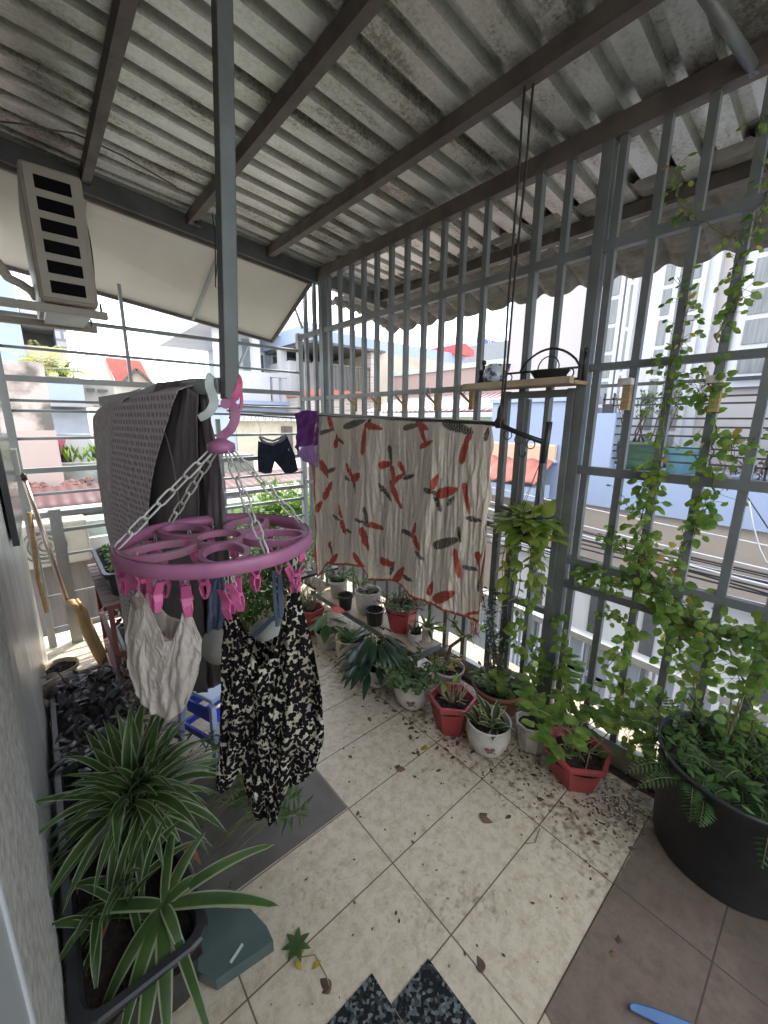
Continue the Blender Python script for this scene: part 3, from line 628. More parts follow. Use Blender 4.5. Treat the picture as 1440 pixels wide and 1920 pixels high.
# ---- white house with dark railing and red band
hh = thing('house', 'white house with dark baluster railing, red band and stone cladding beyond the back corner', 'house', (8.5, 12, -3.5))
MB().box(7.25, 12, -3.5, 9.9, 15.5, 2.28).build('lower_wall', cladding, hh)
MB().box(7.2, 11.9, 2.285, 9.95, 15.5, 2.5).build('band', claytile, hh)
MB().box(7.25, 13.6, 2.51, 9.9, 15.5, 3.55).build('wall', white_wall, hh)
MB().box(7.1, 11.8, 3.90, 10.2, 15.6, 3.98).build('roof_edge', steel_dark, hh)
MB().box(7.0, 12.4, 4.0, 15.5, 15.6, 4.45).build('blue_roof', sky_blue, hh)
m = MB()
for k in range(15): m.box(7.3+k*.165, 12.0, 2.52, 7.34+k*.165, 12.04, 3.3)
m.box(7.25, 11.99, 3.3, 9.75, 12.05, 3.36); m.build('railing', steel_dark, hh)
MB().box(9.62, 11.93, 2.505, 9.92, 12.2, 3.89).build('pillar', cladding, hh)
MB().box(9.95, 12, -3.5, 15.2, 15.5, 3.95).build('side_wall', mat('sand_render', (.50, .45, .36), .85, (.40, .35, .28), 1.2, .9), hh)
# ---- red gabled shed behind
rs = thing('roof_shed', 'small bright red metal gable standing on the sand coloured wall', 'shed', (15, 13, 3.6))
m = MB(); zz = lambda px, py: P(px, py, 1, 12.1)
q = [zz(858, 663), zz(858, 645), zz(873, 644), zz(889, 657), zz(889, 668)]; m.prism(q, V((0, 0, 0)), V((0, 1.6, 0))); m.build('gable', mat('red_sheet', (.62, .06, .06), .5), rs)
# ---- brick patterned wall running towards us, mint wall and striped roof
jw = thing('boundary_wall', 'long wall with brick pattern tiles under a pale coping beyond the fence bars', 'wall', (10, 9, -3.5))
MB().box(10, 6.5, -3.5, 10.4, 11.1, 3.02).build('wall', brickwall, jw); MB().box(9.93, 6.4, 3.022, 10.45, 11.2, 3.16).build('coping', cyanroof, jw)
ms = thing('mint_house', 'mint green walled house with maroon and white striped tile roof', 'house', (8.5, 7, -3.5))
MB().box(8.6, 4.9, -3.5, 9.98, 10.6, 1.62).build('wall', mint, ms); 
m = MB()
def strp(u, v): y = 4.8+6.0*u; return V((8.35+1.6*v, y, 1.74+.50*v+.03*abs(math.sin(y*math.pi/.2))))
m.grid(strp, 150, 5); rm = newmat('striped_roof'); mm, n_, b_, K_ = rm
t_ = n_.nodes.new('ShaderNodeTexWave'); t_.bands_direction = 'Y'; t_.inputs['Scale'].default_value = 1.6; tcc = n_.nodes.new('ShaderNodeTexCoord'); K_(tcc.outputs['Object'], t_.inputs['Vector'])
r_ = n_.nodes.new('ShaderNodeValToRGB'); r_.color_ramp.elements[0].color = (.34, .13, .13, 1); r_.color_ramp.elements[1].color = (.62, .52, .50, 1); r_.color_ramp.elements[0].position = .45; r_.color_ramp.elements[1].position = .6; K_(t_.outputs['Fac'], r_.inputs['Fac']); K_(r_.outputs['Color'], b_.inputs['Base Color'])
m.build('roof', mm, ms, solid=.03)
MB().box(8.3, 4.75, 1.60, 8.36, 10.8, 1.72).build('gutter', white_wall, ms)
# ---- distant tower with blue sign band
tw = thing('tower', 'distant pale tower block with white letters on a blue band', 'tower', (55, 40, -3.5))
m = MB(); ax, bx, _, tz = bpx(m, 893, 628, 934, 700, 40, 5, zb=-3); m.build('wall', mat('tower_wall', (.56, .56, .58), .8), tw)
m = MB(); rg = random.Random(5)
for i in range(6):
    for j in range(3): m.box(lerp(ax, bx, .1+.3*j), 39.93, 4+i*1.7, lerp(ax, bx, .1+.3*j)+.7, 39.98, 5+i*1.7)
m.build('window', mat('hazy_pane', (.32, .36, .44), .5), tw)
z0 = P(912, 647, 1, 40).z; z1 = P(912, 637, 1, 40).z; bd = MB().box(ax-.1, 39.9, z0, bx+.1, 39.99, z1).build('sign_band', mat('blue_sign', (.05, .09, .38), .5), tw)
fc = bpy.data.curves.new('sign', 'FONT'); fc.body = 'XA'; fc.size = (z1-z0)*1.15; fc.extrude = .03; fo = bpy.data.objects.new('sign_letters', fc); COL.objects.link(fo)
fo.rotation_euler = (R(90), 0, 0); dg = bpy.context.evaluated_depsgraph_get(); dg.update(); me = bpy.data.meshes.new_from_object(fo.evaluated_get(dg)); 
lo = bpy.data.objects.new('sign_letters', me); COL.objects.link(lo); lo.parent = bd; lo.rotation_euler = (R(90), 0, 0); lo.location = V((lerp(ax, bx, .42), 39.86, z0+(z1-z0)*.12))-V(tw.location); me.materials.append(white_wall); bpy.data.objects.remove(fo); bpy.data.curves.remove(fc)
m = MB(); zt = P(930, 614, 1, 40).z; m.bar((bx, 40, tz), (bx, 40, zt), .25); m.bar((bx, 40, zt), (lerp(ax, bx, .4), 40, zt-.5), .2); m.build('roof_frame', steel_light, tw)
gb = thing('water_tank_house', 'grey house top with a red patch beside the tall pinkish house', 'building', (26, 18, -3.5))
m = MB(); bpx(m, 950, 640, 975, 700, 18, 4, zb=-3); m.build('wall', mat('grey_wall', (.25, .26, .27), .8), gb); m = MB(); bpx(m, 955, 657, 964, 672, 17.9, .08); m.build('red_panel', redtile, gb)
# ---- left: stained pillar wall, pale blue blocks, roofs, laundry
sw = thing('stained_wall', 'tall pink plaster wall with black mould stains at the top, far left', 'wall', (0, 6, -3.5))
MB().box(-1.6, 6, -3.5, .19, 6.6, 2.09).build('wall', mat('mouldy_pink', (.62, .50, .44), .85, (.17, .155, .13), 3.2, 1, lo=.40, hi=.54, detail=9), sw)
MB().box(-1.6, 5.985, -3.5, .20, 5.999, 1.36).build('lower_wall', pinkwall, sw)
m = MB(); rg = random.Random(2)
for i in range(60): m.lathe([(.001, 0), (rg.uniform(.03, .08), .02), (.02, .06), (.001, .07)], 6, V((rg.uniform(-.5, .45), rg.uniform(5.6, 5.95), .70+rg.uniform(-.03, .05))), smooth=False)
tag(m.build('rubble', mat('red_brown_rubble', (.22, .10, .08), .95, (.10, .06, .05), 12, 1), top=(0, 5.8, .7)), 'reddish brown rubble at the foot of the stained wall', 'rubble', kind='stuff')
fbld = thing('apartment_block', 'cream block with an open dark balcony behind the stained wall', 'building', (0, 11, -3.5))
m = MB(); bpx(m, -30, 500, 36, 690, 11, 4, zb=-3.5); m.build('blue_wing', pale_blue, fbld)
m = MB(); bpx(m, 37, 650, 128, 700, 11.3, 3.6, zb=-3.5); m.build('wall', mat('pale_yellow_wall', (.60, .55, .40), .8), fbld)
m = MB(); bpx(m, 37, 560, 122, 610, 11.3, 3.6); m.build('upper_wall', white_wall, fbld)
m = MB(); bpx(m, 37, 611, 112, 649, 12.4, 2.4); m.build('balcony_recess', mat('recess_grey', (.22, .21, .20), .8), fbld)
m = MB(); bpx(m, 104, 611, 124, 649, 11.3, 3.6); m.build('corner_pier', brickmat('grille', (.30, .30, .34), (.5, .5, .52), (.2, .2, .22), .3, .2, .03, (R(90), 0, 0)), fbld)
hb = thing('water_tower_house', 'pale blue rendered block below the red roofed house', 'building', (1, 8.4, -3.5))
m = MB(); bpx(m, 78, 718, 158, 760, 8.4, 2.5, zb=-3.4); m.build('wall', pale_blue, hb)
m = MB(); bpx(m, 82, 772, 166, 830, 8.0, .35, zb=-3.4); m.build('lower_wall', mat('blue_grey_render', (.38, .43, .50), .8), hb)
m = MB(); bpx(m, 150, 722, 215, 760, 9.4, 2); m.build('shed', mat('weathered_shed', (.36, .34, .31), .8), hb)
m = MB(); bpx(m, 80, 757, 175, 762, 7.7, 1.2); m.build('canopy', mat('concrete_canopy', (.45, .42, .38), .8), hb)
m = MB(); bpx(m, 162, 728, 178, 734, 9.3, .08); bpx(m, 184, 730, 202, 735, 9.3, .08); m.build('vent', darkpane, hb)
# red roof house
rh = thing('house', 'cream house with a steep red tiled roof on the skyline left of the hanging post', 'house', (4, 25, -3.5))
m = MB(); bpx(m, 186, 716, 300, 740, 25, 6, zb=-3.5); m.build('wall', mat('cream_plaster', (.60, .56, .47), .8), rh)
q = [P(186, 717, 1, 24.9), P(198, 672, 1, 24.9), P(216, 717, 1, 24.9)]; m = MB(); m.prism(q, V((0, 0, 0)), V((0, .3, 0))); m.build('gable', mat('cream_plaster_gable', (.60, .56, .47), .8), rh)
q = [P(197, 671, 1, 24.8), P(262, 677, 1, 24.8), P(285, 720, 1, 24.6), P(218, 720, 1, 24.6)]; m = MB(); m.prism(q, V((0, 0, 0)), V((.1, .35, .1))); m.build('roof', redtile, rh)
q = [P(232, 719, 1, 24.2), P(255, 696, 1, 24.2), P(280, 719, 1, 24.2)]; m = MB(); m.prism(q, V((0, 0, 0)), V((0, .3, 0))); m.build('dormer', mat('tan_plaster', (.46, .38, .28), .8), rh)
m = MB(); m.bar(q[0]+V((-.1, -.1, 0)), q[1]+V((0, -.1, .1)), .14); m.bar(q[1]+V((0, -.1, .1)), q[2]+V((.1, -.1, 0)), .14); m.build('dormer_edge', rust_steel, rh)
# low roofs
cr_ = thing('corrugated_roof', 'low maroon corrugated metal roof beyond the back fence', 'roof', (0, 5, .3))
m = MB()
def mr(u, v): x = -.9+4.6*u; return V((x, 4.9+.75*v, .66+.10*v+.004*math.sin(x*60)))
m.grid(mr, 260, 3); m.build('sheet', maroon, cr_, solid=.01); MB().box(-.9, 4.84, .60, 3.7, 4.90, .66).build('gutter', white_wall, cr_)
cg = thing('flat_roof', 'pale green flat roof strip just below the maroon roof', 'roof', (0, 4.6, .3))
MB().box(-.9, 4.55, .36, 3.7, 4.83, .56).build('slab', cyanroof, cg); MB().box(-.9, 4.45, .30, 3.7, 4.548, .42).build('edge', white_wall, cg)
bw = thing('weathered_wall', 'brown weathered sheet wall below the pale green roof strip', 'wall', (0, 4.6, -3.5)); MB().box(-1.0, 4.6, -3.5, 3.7, 4.72, .355).build('wall', brownwall, bw)
ta = thing('condenser_unit', 'small white air conditioner condenser against the brown weathered wall', 'air conditioner', (0, 4.4, 0))
c0 = P(98, 1022, 1, 4.3); MB().box(c0.x-.26, 4.3, c0.z-.19, c0.x+.26, 4.55, c0.z+.19).build('casing', ac_white, ta, bev=.02)
m = MB(); 
for r in (.04, .075, .11, .145): m.tube([c0+V((-.05+math.cos(t*.3)*r, -.012, math.sin(t*.3)*r)) for t in range(21)], .005, 4, closed=True)
m.build('fan_grille', steel_dark, ta)
MB().lathe([(.15, 0), (.15, .01)], 24).build('x', steel_dark) if False else None
# bright roofs to the centre and a turquoise drum, grass ledge
MB_ = MB(); MB_.box(.3, 6.7, .25, 8.5, 10.8, .45); r3 = thing('flat_roof', 'wide sunlit whitish roof behind the navy shorts', 'roof', (3, 8, .3)); MB_.build('slab', mat('sunlit_sheet', (.44, .42, .40), .8, (.36, .30, .28), 1.5, 1, stretch=(.3, 3, 1)), r3)
r4 = thing('tiled_roof', 'faded terracotta tiled roof beyond the green bush', 'roof', (3.5, 5.7, -.2))
m = MB()
def tr(u, v): x = 1.2+5.2*u; return V((x, 5.2+1.6*v, -.15+.45*v+.02*abs(math.sin(x*math.pi/.22))))
m.grid(tr, 160, 6); m.build('tiles', mat('faded_tile', (.48, .34, .28), .85, (.38, .27, .23), 2, 1), r4, solid=.02)
lg = MB(); rg = random.Random(31)
for i in range(900): lg.leaf(V((rg.uniform(.25, 2.2), rg.uniform(6.3, 7.0), .98+rg.uniform(-.05, .08))), V((rg.uniform(-.5, .5), rg.uniform(-.5, .5), 1)), V((0, 1, 0)), rg.uniform(.08, .2), .03, n=2)
tag(lg.build('rooftop_grass', lf_bright, top=(1, 6.6, .98)), None, None, kind='stuff')
tg = thing('planting_bed', 'raised grassy bed with a rough pale wall below the far laundry', 'bed', (1, 6.6, -3.5)); MB().box(.2, 6.2, -3.4, 2.6, 7.1, .96).build('bed_wall', mat('mossy_wall', (.42, .42, .38), .9, (.22, .22, .19), 4, 1), tg)
dr = thing('drum', 'pale turquoise plastic drum beside the grassy bed', 'drum', (.5, 5.9, .3)); MB().lathe([(.16, 0), (.19, .1), (.19, .4), (.15, .5), (.05, .52)], 18, V((.72, 5.95, .50))).build('drum', mat('drum_plastic', (.36, .52, .50), .5), dr)
# far laundry
def shirt(c, wd, h, name, label, mt, arms=True, mt2=None):
    t = thing(name, label, 'clothing', c); q = c
    pts = [(-.5, 0), (-.2, .08), (.2, .08), (.5, 0), (.62, -.30), (.42, -.36), (.40, -1), (-.40, -1), (-.42, -.36), (-.62, -.30)]
    m = MB(); m.prism([V((q.x+a*wd, q.y, q.z+b*h)) for a, b in pts], V((0, -.03, 0)), V((0, .03, 0))); m.build('body', mt, t, bev=.01)
    if mt2: 
        for s in (-1, 1): MB().bar(q+V((s*wd*.5, .03, -.25*h)), q+V((s*wd*.62, .03, -1.35*h)), .09).build('sleeve', mt2, t)
shirt(P(148, 824, 1, 6.4), .26, .30, 'hanging_shirt', 'white shirt over a black one hanging above the grassy bed far left', white_wall, mt2=blackm)
shirt(P(121, 822, 1, 6.45), .16, .20, 'hanging_shirt', 'small pink top hanging far left, beside the white shirt', mat('pink_cloth', (.55, .14, .22), .9))
shirt(P(104, 828, 1, 6.5), .14, .34, 'hanging_shirt', 'dark and white top hanging far left against the blue grey wall', blackm)
pole_ = MB(); pole_.tube([P(80, 815, 1, 6.45), P(190, 815, 1, 6.45)], .01, 6); tag(pole_.build('clothes_line', steel_light, top=P(80, 815, 1, 6.45)), 'thin line holding the far laundry above the grassy bed', 'clothes line')
# rooftop palms
def palm(c, n, Ln, label, mt, seed):
    t = thing('palm', label, 'palm', c-V((0, 0, .5))); rg = random.Random(seed); m = MB(); m.tube([c-V((0, 0, .5)), c], .06, 8); m.build('trunk', bark, t); l = MB()
    for i in range(n):
        a = rg.uniform(0, 6.28); el = rg.uniform(.25, 1.2); d = V((math.cos(a)*math.cos(el), math.sin(a)*math.cos(el), math.sin(el))); p = c
        for k in range(7):
            d = (d+V((0, 0, -.17))).normalized(); q = p+d*Ln/7; sd_ = d.cross(V((0, 0, 1))).normalized()
            for s in (-1, 1): 
                for e in (0, .5): l.leaf(lerp(p, q, e), sd_*s+d*.7+V((0, 0, -.1)), V((0, 0, 1)), Ln*.3*(1.1-k/8), .05*Ln, n=2)
            p = q
    l.build('fronds', mt, t)
palm(P(78, 690, 1, 9.5), 14, .75, 'yellowish palm on the rooftop far left', leafmat('palm_yellow', (.36, .33, .07), (.22, .26, .05), trans=.4), 4)
palm(P(116, 695, 1, 9.3), 18, .62, 'bright green palm on the rooftop beside the yellowish one', lf_palm, 5)
pr_ = thing('roof_parapet', 'pale roof parapet with a thin railing below the palms', 'parapet', (.8, 9.2, -3.5)); m = MB(); bpx(m, 76, 706, 150, 712, 9.1, .3, zb=-3.4); m.build('wall', mat('parapet_wall', (.50, .48, .42), .8), pr_)
m = MB(); m.tube([P(80, 691, 1, 9.0), P(143, 691, 1, 9.0)], .014, 5); m.tube([P(88, 691, 1, 9.0), P(90, 710, 1, 9.0)], .012, 5); m.tube([P(138, 691, 1, 9.0), P(139, 710, 1, 9.0)], .012, 5); m.build('railing', steel_light, pr_)
# ================================================================== OBJECTS ON THE TERRACE
# ---- air conditioner condenser on wall brackets
ac = thing('condenser_unit', 'large beige air conditioner condenser on brackets under the roof edge at upper left', 'air conditioner', (.2, 2.5, 2.0))
y0, y1, x0, x1, z0, z1 = 2.48, 3.05, .105, .325, 2.015, 2.56
MB().box(x0, y0, z0, x1, y1, z1).build('casing', ac_white, ac, bev=.018)
MB().box(x0+.012, y0-.006, z0+.012, x1-.014, y0+.01, z1-.012).build('side_panel', ac_white, ac, bev=.004)
m = MB()
for k in range(6): zc = z1-.075-.082*k; m.box(x0+.045, y0-.0075, zc-.027, x1-.045, y0+.004, zc+.027)
m.build('vent_slots', mat('slot_black', (.008, .008, .009), .9, spec=.05), ac, bev=.004)
m = MB(); cc = V((x1+.004, 2.80, 2.30))
for r in (.04, .08, .12, .16, .20): m.tube([cc+V((.012, math.cos(t*.2618)*r, math.sin(t*.2618)*r)) for t in range(24)], .003, 4, closed=True)
for t in range(12): m.tube([cc+V((.012, 0, 0)), cc+V((.006, math.cos(t*.5236)*.21, math.sin(t*.5236)*.21))], .0025, 4)
m.build('fan_grille', black_pl, ac)
for y in (2.53, 2.95):
    MB().box(-.13, y-.02, 1.975, .36, y+.02, 2.008).build('bracket', ac_white, ac, bev=.003)
MB().box(x0+.02, 2.6, 1.985, x1-.03, 2.9, 2.012).build('drip_tray', steel_light, ac)
for y in (2.53, 2.95): MB().tube([(x1+.012, y, 1.98), (x1+.012, y, 2.045)], .005, 6).build('bolt', steel_dark, ac)
pts = [P(*q, 1, 2.9) for q in ((-30, 470), (-5, 492), (15, 520), (40, 533), (58, 545), (70, 560))]
m = MB(); m.tube(pts, .022, 10); tag(m.build('insulated_pipe', cream, top=pts[0]), 'fat pale insulated pipe curving into the air conditioner', 'pipe')
# ---- lamp socket and loops of wire under the roof
ls = thing('lamp_socket', 'small black lamp socket hanging from a purlin near the roof edge', 'lamp socket', P(370, 410, 1, 2.85))
c_ = P(370, 412, 1, 2.85); MB().tube([c_+V((0, 0, -.035)), c_+V((0, 0, -.02)), c_+V((0, 0, .02)), c_+V((0, 0, .03))], [.02, .022, .018, .008], 12).build('socket', blackm, ls); MB().tube([c_+V((0, 0, .03)), c_+V((.01, 0, .07)), c_+V((.0, .02, .12))], .003, 5).build('wire', blackm, ls)
m = MB(); m.tube([P(*q, 1, 2.8) for q in ((400, 365), (398, 400), (403, 440), (404, 500), (404, 538), (412, 543), (422, 538), (430, 535))], .0035, 5); m.tube([P(*q, 1, 2.8) for q in ((400, 380), (407, 430), (408, 480), (405, 520))], .003, 5)
tag(m.build('hanging_wire', blackm, top=P(400, 365, 1, 2.8)), 'thin dark wire loop dangling just left of the hanging post', 'wire')
m = MB(); m.tube([P(*q, 1, 2.6) for q in ((0, 228), (40, 232), (90, 243), (140, 250), (230, 292), (330, 350))], .004, 5); tag(m.build('roof_wire', steel_dark, top=P(0, 228, 1, 2.6)), 'grey wire sagging below the corrugated roof at upper left', 'wire')
# ---- broom / mop leaning at the far left corner
br = thing('broom', 'broom with a pinkish metal handle and tan bent head leaning by the left wall', 'broom', (.12, 2.84, 0))
a_ = P(42, 888, 1, 3.18); b_ = P(126, 1128, 1, 2.98); MB().tube([a_, b_], .013, 10).build('handle', chrome, br)
MB().tube([a_, lerp(a_, b_, .05)], .0155, 10).build('handle_cap', blackm, br)
pts = [b_, P(135, 1128, 1, 2.95), P(150, 1150, 1, 2.9), P(165, 1190, 1, 2.88), P(182, 1225, 1, 2.86), P(192, 1248, 1, 2.84)]
MB().tube(pts, [.016, .02, .024, .026, .024, .014], 10).build('head', yellowp, br)
MB().tube([p+V((.025, 0, .01)) for p in pts[1:]], [.008, .014, .018, .018, .01], 8).build('head_edge', yellowp, br)
st_ = thing('bamboo_stick', 'thin tan bamboo stick standing behind the broom against the wall end', 'stick', P(88, 1145, 2, 0))
MB().tube([P(88, 1148, 1, 3.1), P(72, 1085, 1, 3.1), P(62, 1010, 1, 3.1), P(55, 960, 1, 3.1)], .012, 8).build('cane', wood, st_)
# ---- red metal rack with planters
rk = thing('plant_rack', 'dark red metal rack with a slatted wooden top beside the broom', 'rack', (.17, 2.7, 0))
Xr0, Xr1, Yr0, Yr1, Zr = .17, .52, 2.30, 2.98, .60
for x, y in ((Xr0, Yr0), (Xr0+.0, Yr1), (Xr1, Yr0), (Xr1, Yr1)): MB().box(x-.011, y-.011, 0, x+.011, y+.011, Zr-.012).build('leg', mat('rack_red', (.16, .04, .035), .6, (.10, .035, .03), 20, .9) if (x, y) == (Xr0, Yr0) else bpy.data.materials['rack_red'], rk)
for z in (.10, .30, Zr-.026): 
    m = MB(); m.box(Xr0-.012, Yr0-.012, z-.011, Xr1+.012, Yr0+.012, z+.011); m.box(Xr0-.012, Yr1-.012, z-.011, Xr1+.012, Yr1+.012, z+.011); m.box(Xr0-.013, Yr0+.013, z-.0105, Xr0+.011, Yr1-.013, z+.0105); m.box(Xr1-.011, Yr0+.013, z-.0105, Xr1+.013, Yr1-.013, z+.0105); m.build('frame_rail', bpy.data.materials['rack_red'], rk)
sl = MB()
for k in range(11): y = Yr0-.02+k*.066; sl.box(Xr0-.03, y, Zr-.011, Xr1+.02, y+.056, Zr+.006)
sl.build('shelf_top', mat('worn_boards', (.30, .24, .22), .8, (.20, .15, .14), 14, .9), rk)
m = MB(); m.box(Xr0+.014, Yr0+.013, .085, Xr1-.014, Yr1-.013, .097); m.build('shelf_bottom', woodpale, rk)
def planter_box(x0, y0, x1, y1, z0, z1, name, label, fill=.86, mt=black_pl, cat='potted plant'):
    t = thing(name, label, cat, ((x0+x1)/2, (y0+y1)/2, z0)); tp = .82
    cx, cy = (x0+x1)/2, (y0+y1)/2; hx, hy = (x1-x0)/2, (y1-y0)/2
    def ringp(s_, z, e=0):
        pts = []; a, b = hx*s_+e, hy*s_+e; r = min(.045, a*.35)
        for (sx, sy, st) in ((1, 1, 0), (-1, 1, 90), (-1, -1, 180), (1, -1, 270)):
            for k in range(4): an = R(st+30*k); pts.append(V((cx+sx*(a-r)+r*math.cos(an), cy+sy*(b-r)+r*math.sin(an), z)))
        return pts
    m = MB(); rings = [ringp(tp, z0), ringp(tp+.02, z0+.01), ringp(.93, z1-.035), ringp(.935, z1-.03, .012), ringp(.94, z1-.006, .018), ringp(.94, z1, .013), ringp(.94, z1, -.004), ringp(.93, z1-.02, -.010), ringp(.88, z0+.02, -.012)]
    for r_ in rings: m.v += r_
    n = 16
    for i in range(len(rings)-1):
        for k in range(n): m.face((i*n+k, i*n+(k+1) % n, (i+1)*n+(k+1) % n, (i+1)*n+k), smooth=False)
    m.face([k for k in range(n)][::-1]); m.build('planter', mt, t)
    zs = lerp(z0, z1, fill); rg = random.Random(int(x0*1000)+7)
    s_ = MB(); s_.grid(lambda u, v: V((cx+hx*.88*(2*u-1), cy+hy*.95*(2*v-1), zs+rg.uniform(-.012, .012))), 8, 16); s_.build('soil', soil, t)
    return t, zs
t, zs = planter_box(.165, 2.28, .50, 2.86, .607, .745, 'planter', 'black planter of bright green seedlings on top of the red rack')
m = MB(); rg = random.Random(41)
for i in range(420): m.leaf(V((rg.uniform(.20, .46), rg.uniform(2.34, 2.80), zs+rg.uniform(0, .045))), ruv(rg)+V((0, 0, .7)), V((0, 0, 1)), .032, .024, n=2)
m.build('foliage', lf_bright, t)
m = MB(); m.box(.15, 2.30, .748, .162, 2.86, .7485)
t, zs = planter_box(.235, 2.36, .53, 2.84, .315, .44, 'planter', 'black planter of dark red leafy plants on the lower shelf of the rack')
m = MB(); 
for i in range(260): m.leaf(V((rg.uniform(.20, .50), rg.uniform(2.40, 2.86), zs+rg.uniform(.0, .17))), ruv(rg)+V((-.2, 0, .5)), V((0, 0, 1)), .06, .035, n=3)
m.build('foliage', lf_maroon, t)
t, zs = planter_box(.22, 2.42, .50, 2.90, .105, .21, 'planter', 'black planter standing on the bottom shelf of the rack')
# sunlit low greens at the far end of the floor
def bush(name, label, c, rr, n, Ln, W, mt, seed, stems=8, cat='plant', potmat=None, group=None, kind=0, clump=9, sub=.30):
    t = thing(name, label, cat, (c[0], c[1], 0 if potmat is None else c[2]-rr[2]), group); rg = random.Random(seed); m = MB(); s = MB(); c = V(c)
    cl = [V((c.x+a.x*rr[0]*.75, c.y+a.y*rr[1]*.75, c.z+a.z*rr[2]*.75)) for a in (ruv(rg)*rg.random()**.4 for _ in range(clump))]
    for i in range(n):
        q = rg.choice(cl); a = ruv(rg); p = q+V((a.x*rr[0], a.y*rr[1], a.z*rr[2]))*sub*rg.random()**.5*1.6
        m.leaf(p, (p-c).normalized()*.6+ruv(rg)*.8+V((0, 0, .25)), V((0, 0, 1)), Ln*rg.uniform(.6, 1.2), W*rg.uniform(.7, 1.2), n=3, kind=kind)
    base = V((c.x, c.y, c.z-rr[2]*1.2 if potmat else max(0, c.z-rr[2]*1.5)))
    for q in cl[:stems]: s.tube([base+ruv(rg)*.02, lerp(base, q, .5)+ruv(rg)*.02, q], [.005, .004, .002], 5)
    if s.v: s.build('stem', stemg, t)
    m.build('foliage', mt, t); return t
bush('bush', 'bright yellow green bush just beyond the back fence, left of the blanket', (2.02, 3.95, .42), (.55, .40, .42), 2300, .085, .045, lf_bright, 51, 14, clump=34)
bush('low_bush', 'sunlit low green bush beyond the back fence next to the dark trousers', (1.15, 3.8, .18), (.42, .28, .32), 700, .06, .03, lf_bright, 52, 9, clump=18)
for (x, y, z, rx, ry, rz_, n, sd, mt_, lb) in ((.98, 2.68, .22, .28, .24, .24, 1900, 53, lf_mid, 'leafy low plant on the floor behind the leopard print top, nearest the trousers'), (1.28, 2.88, .32, .30, .24, .30, 2200, 54, lf_green, 'taller leafy plant in the far row behind the hanging clips'), (1.55, 2.98, .36, .24, .20, .32, 1500, 55, lf_mid, 'leafy plant against the back corner of the fences'), (.62, 2.98, .14, .26, .14, .16, 600, 56, lf_bright, 'low bright plant in the sun between the rack and the far row')):
    bush('garden_plant', lb, (x, y, z), (rx, ry, rz_), n, .045, .024, mt_, sd, 12, clump=26)
tr_ = thing('seedling_tray', 'black tray with small white labels behind the red pot in the far row', 'tray', (1.45, 2.66, .1))
m = MB(); m.box(1.30, 2.64, .28, 1.78, 2.72, .30); m.build('tray', black_pl, tr_)
m = MB(); rg = random.Random(8)
for k in range(6): m.bar((1.32+k*.05, 2.63, .235), (1.34+k*.05, 2.62, .275), .03, .004)
m.build('tag', white_pl, tr_)
# ---- pots
def mkpot(mb_t, kind, c, r1, r0, h, mt):
    m = MB(); th = max(.006, r1*.06)
    if kind == 'hex': n, rot, sm = 6, R(12), False
    elif kind == 'oct': n, rot, sm = 8, R(10), False
    else: n, rot, sm = 32, 0, True
    if kind == 'belly': pr = [(r0*.75, 0), (r0*.9, .01), (r1*.86, h*.28), (r1*1.0, h*.62), (r1*.96, h*.9), (r1*1.0, h*.965), (r1*1.0, h), (r1-th, h), (r1-th*1.2, h*.9), (r0*.8, h*.4)]
    elif kind == 'tall': pr = [(r0*.9, 0), (r0, .008), (r1*.88, h*.30), (r1*.99, h*.66), (r1*.97, h*.94), (r1, h), (r1-th, h), (r1-th*1.4, h*.9), (r0*.8, h*.4)]
    elif kind == 'lip': pr = [(r0, 0), (r0, .005), (r1*.86, h*.78), (r1*.97, h*.82), (r1, h*.84), (r1, h), (r1-th, h), (r1-th*1.3, h*.85), (r0*.85, h*.4)]
    else: pr = [(r0, 0), (r0*1.02, .006), (r1*.92, h*.84), (r1*1.01, h*.86), (r1*1.04, h*.985), (r1*1.0, h), (r1*.90, h), (r1*.86, h*.86), (r0*.8, h*.4)]
    m.lathe(pr, n, c, rot, sm); o = m.build('pot', mt, mb_t); 
    s = MB(); rg = random.Random(int(abs(c.x)*991+abs(c.y)*77)); zz = h*.80; o_ = len(s.v); s.v.append(c+V((0, 0, zz+.006)))
    for ring in range(1, 5):
        for k in range(20): t = 2*math.pi*k/20; q = r1*.88*ring/4; s.v.append(c+V((math.cos(t)*q, math.sin(t)*q, zz+rg.uniform(-.008, .008))))
    for k in range(20): s.face((0, 1+k, 1+(k+1) % 20))
    for ring in range(3):
        for k in range(20): a = 1+ring*20+k; b = 1+ring*20+(k+1) % 20; s.face((a, a+20, b+20, b))
    s.build('soil', soil, mb_t); return zz
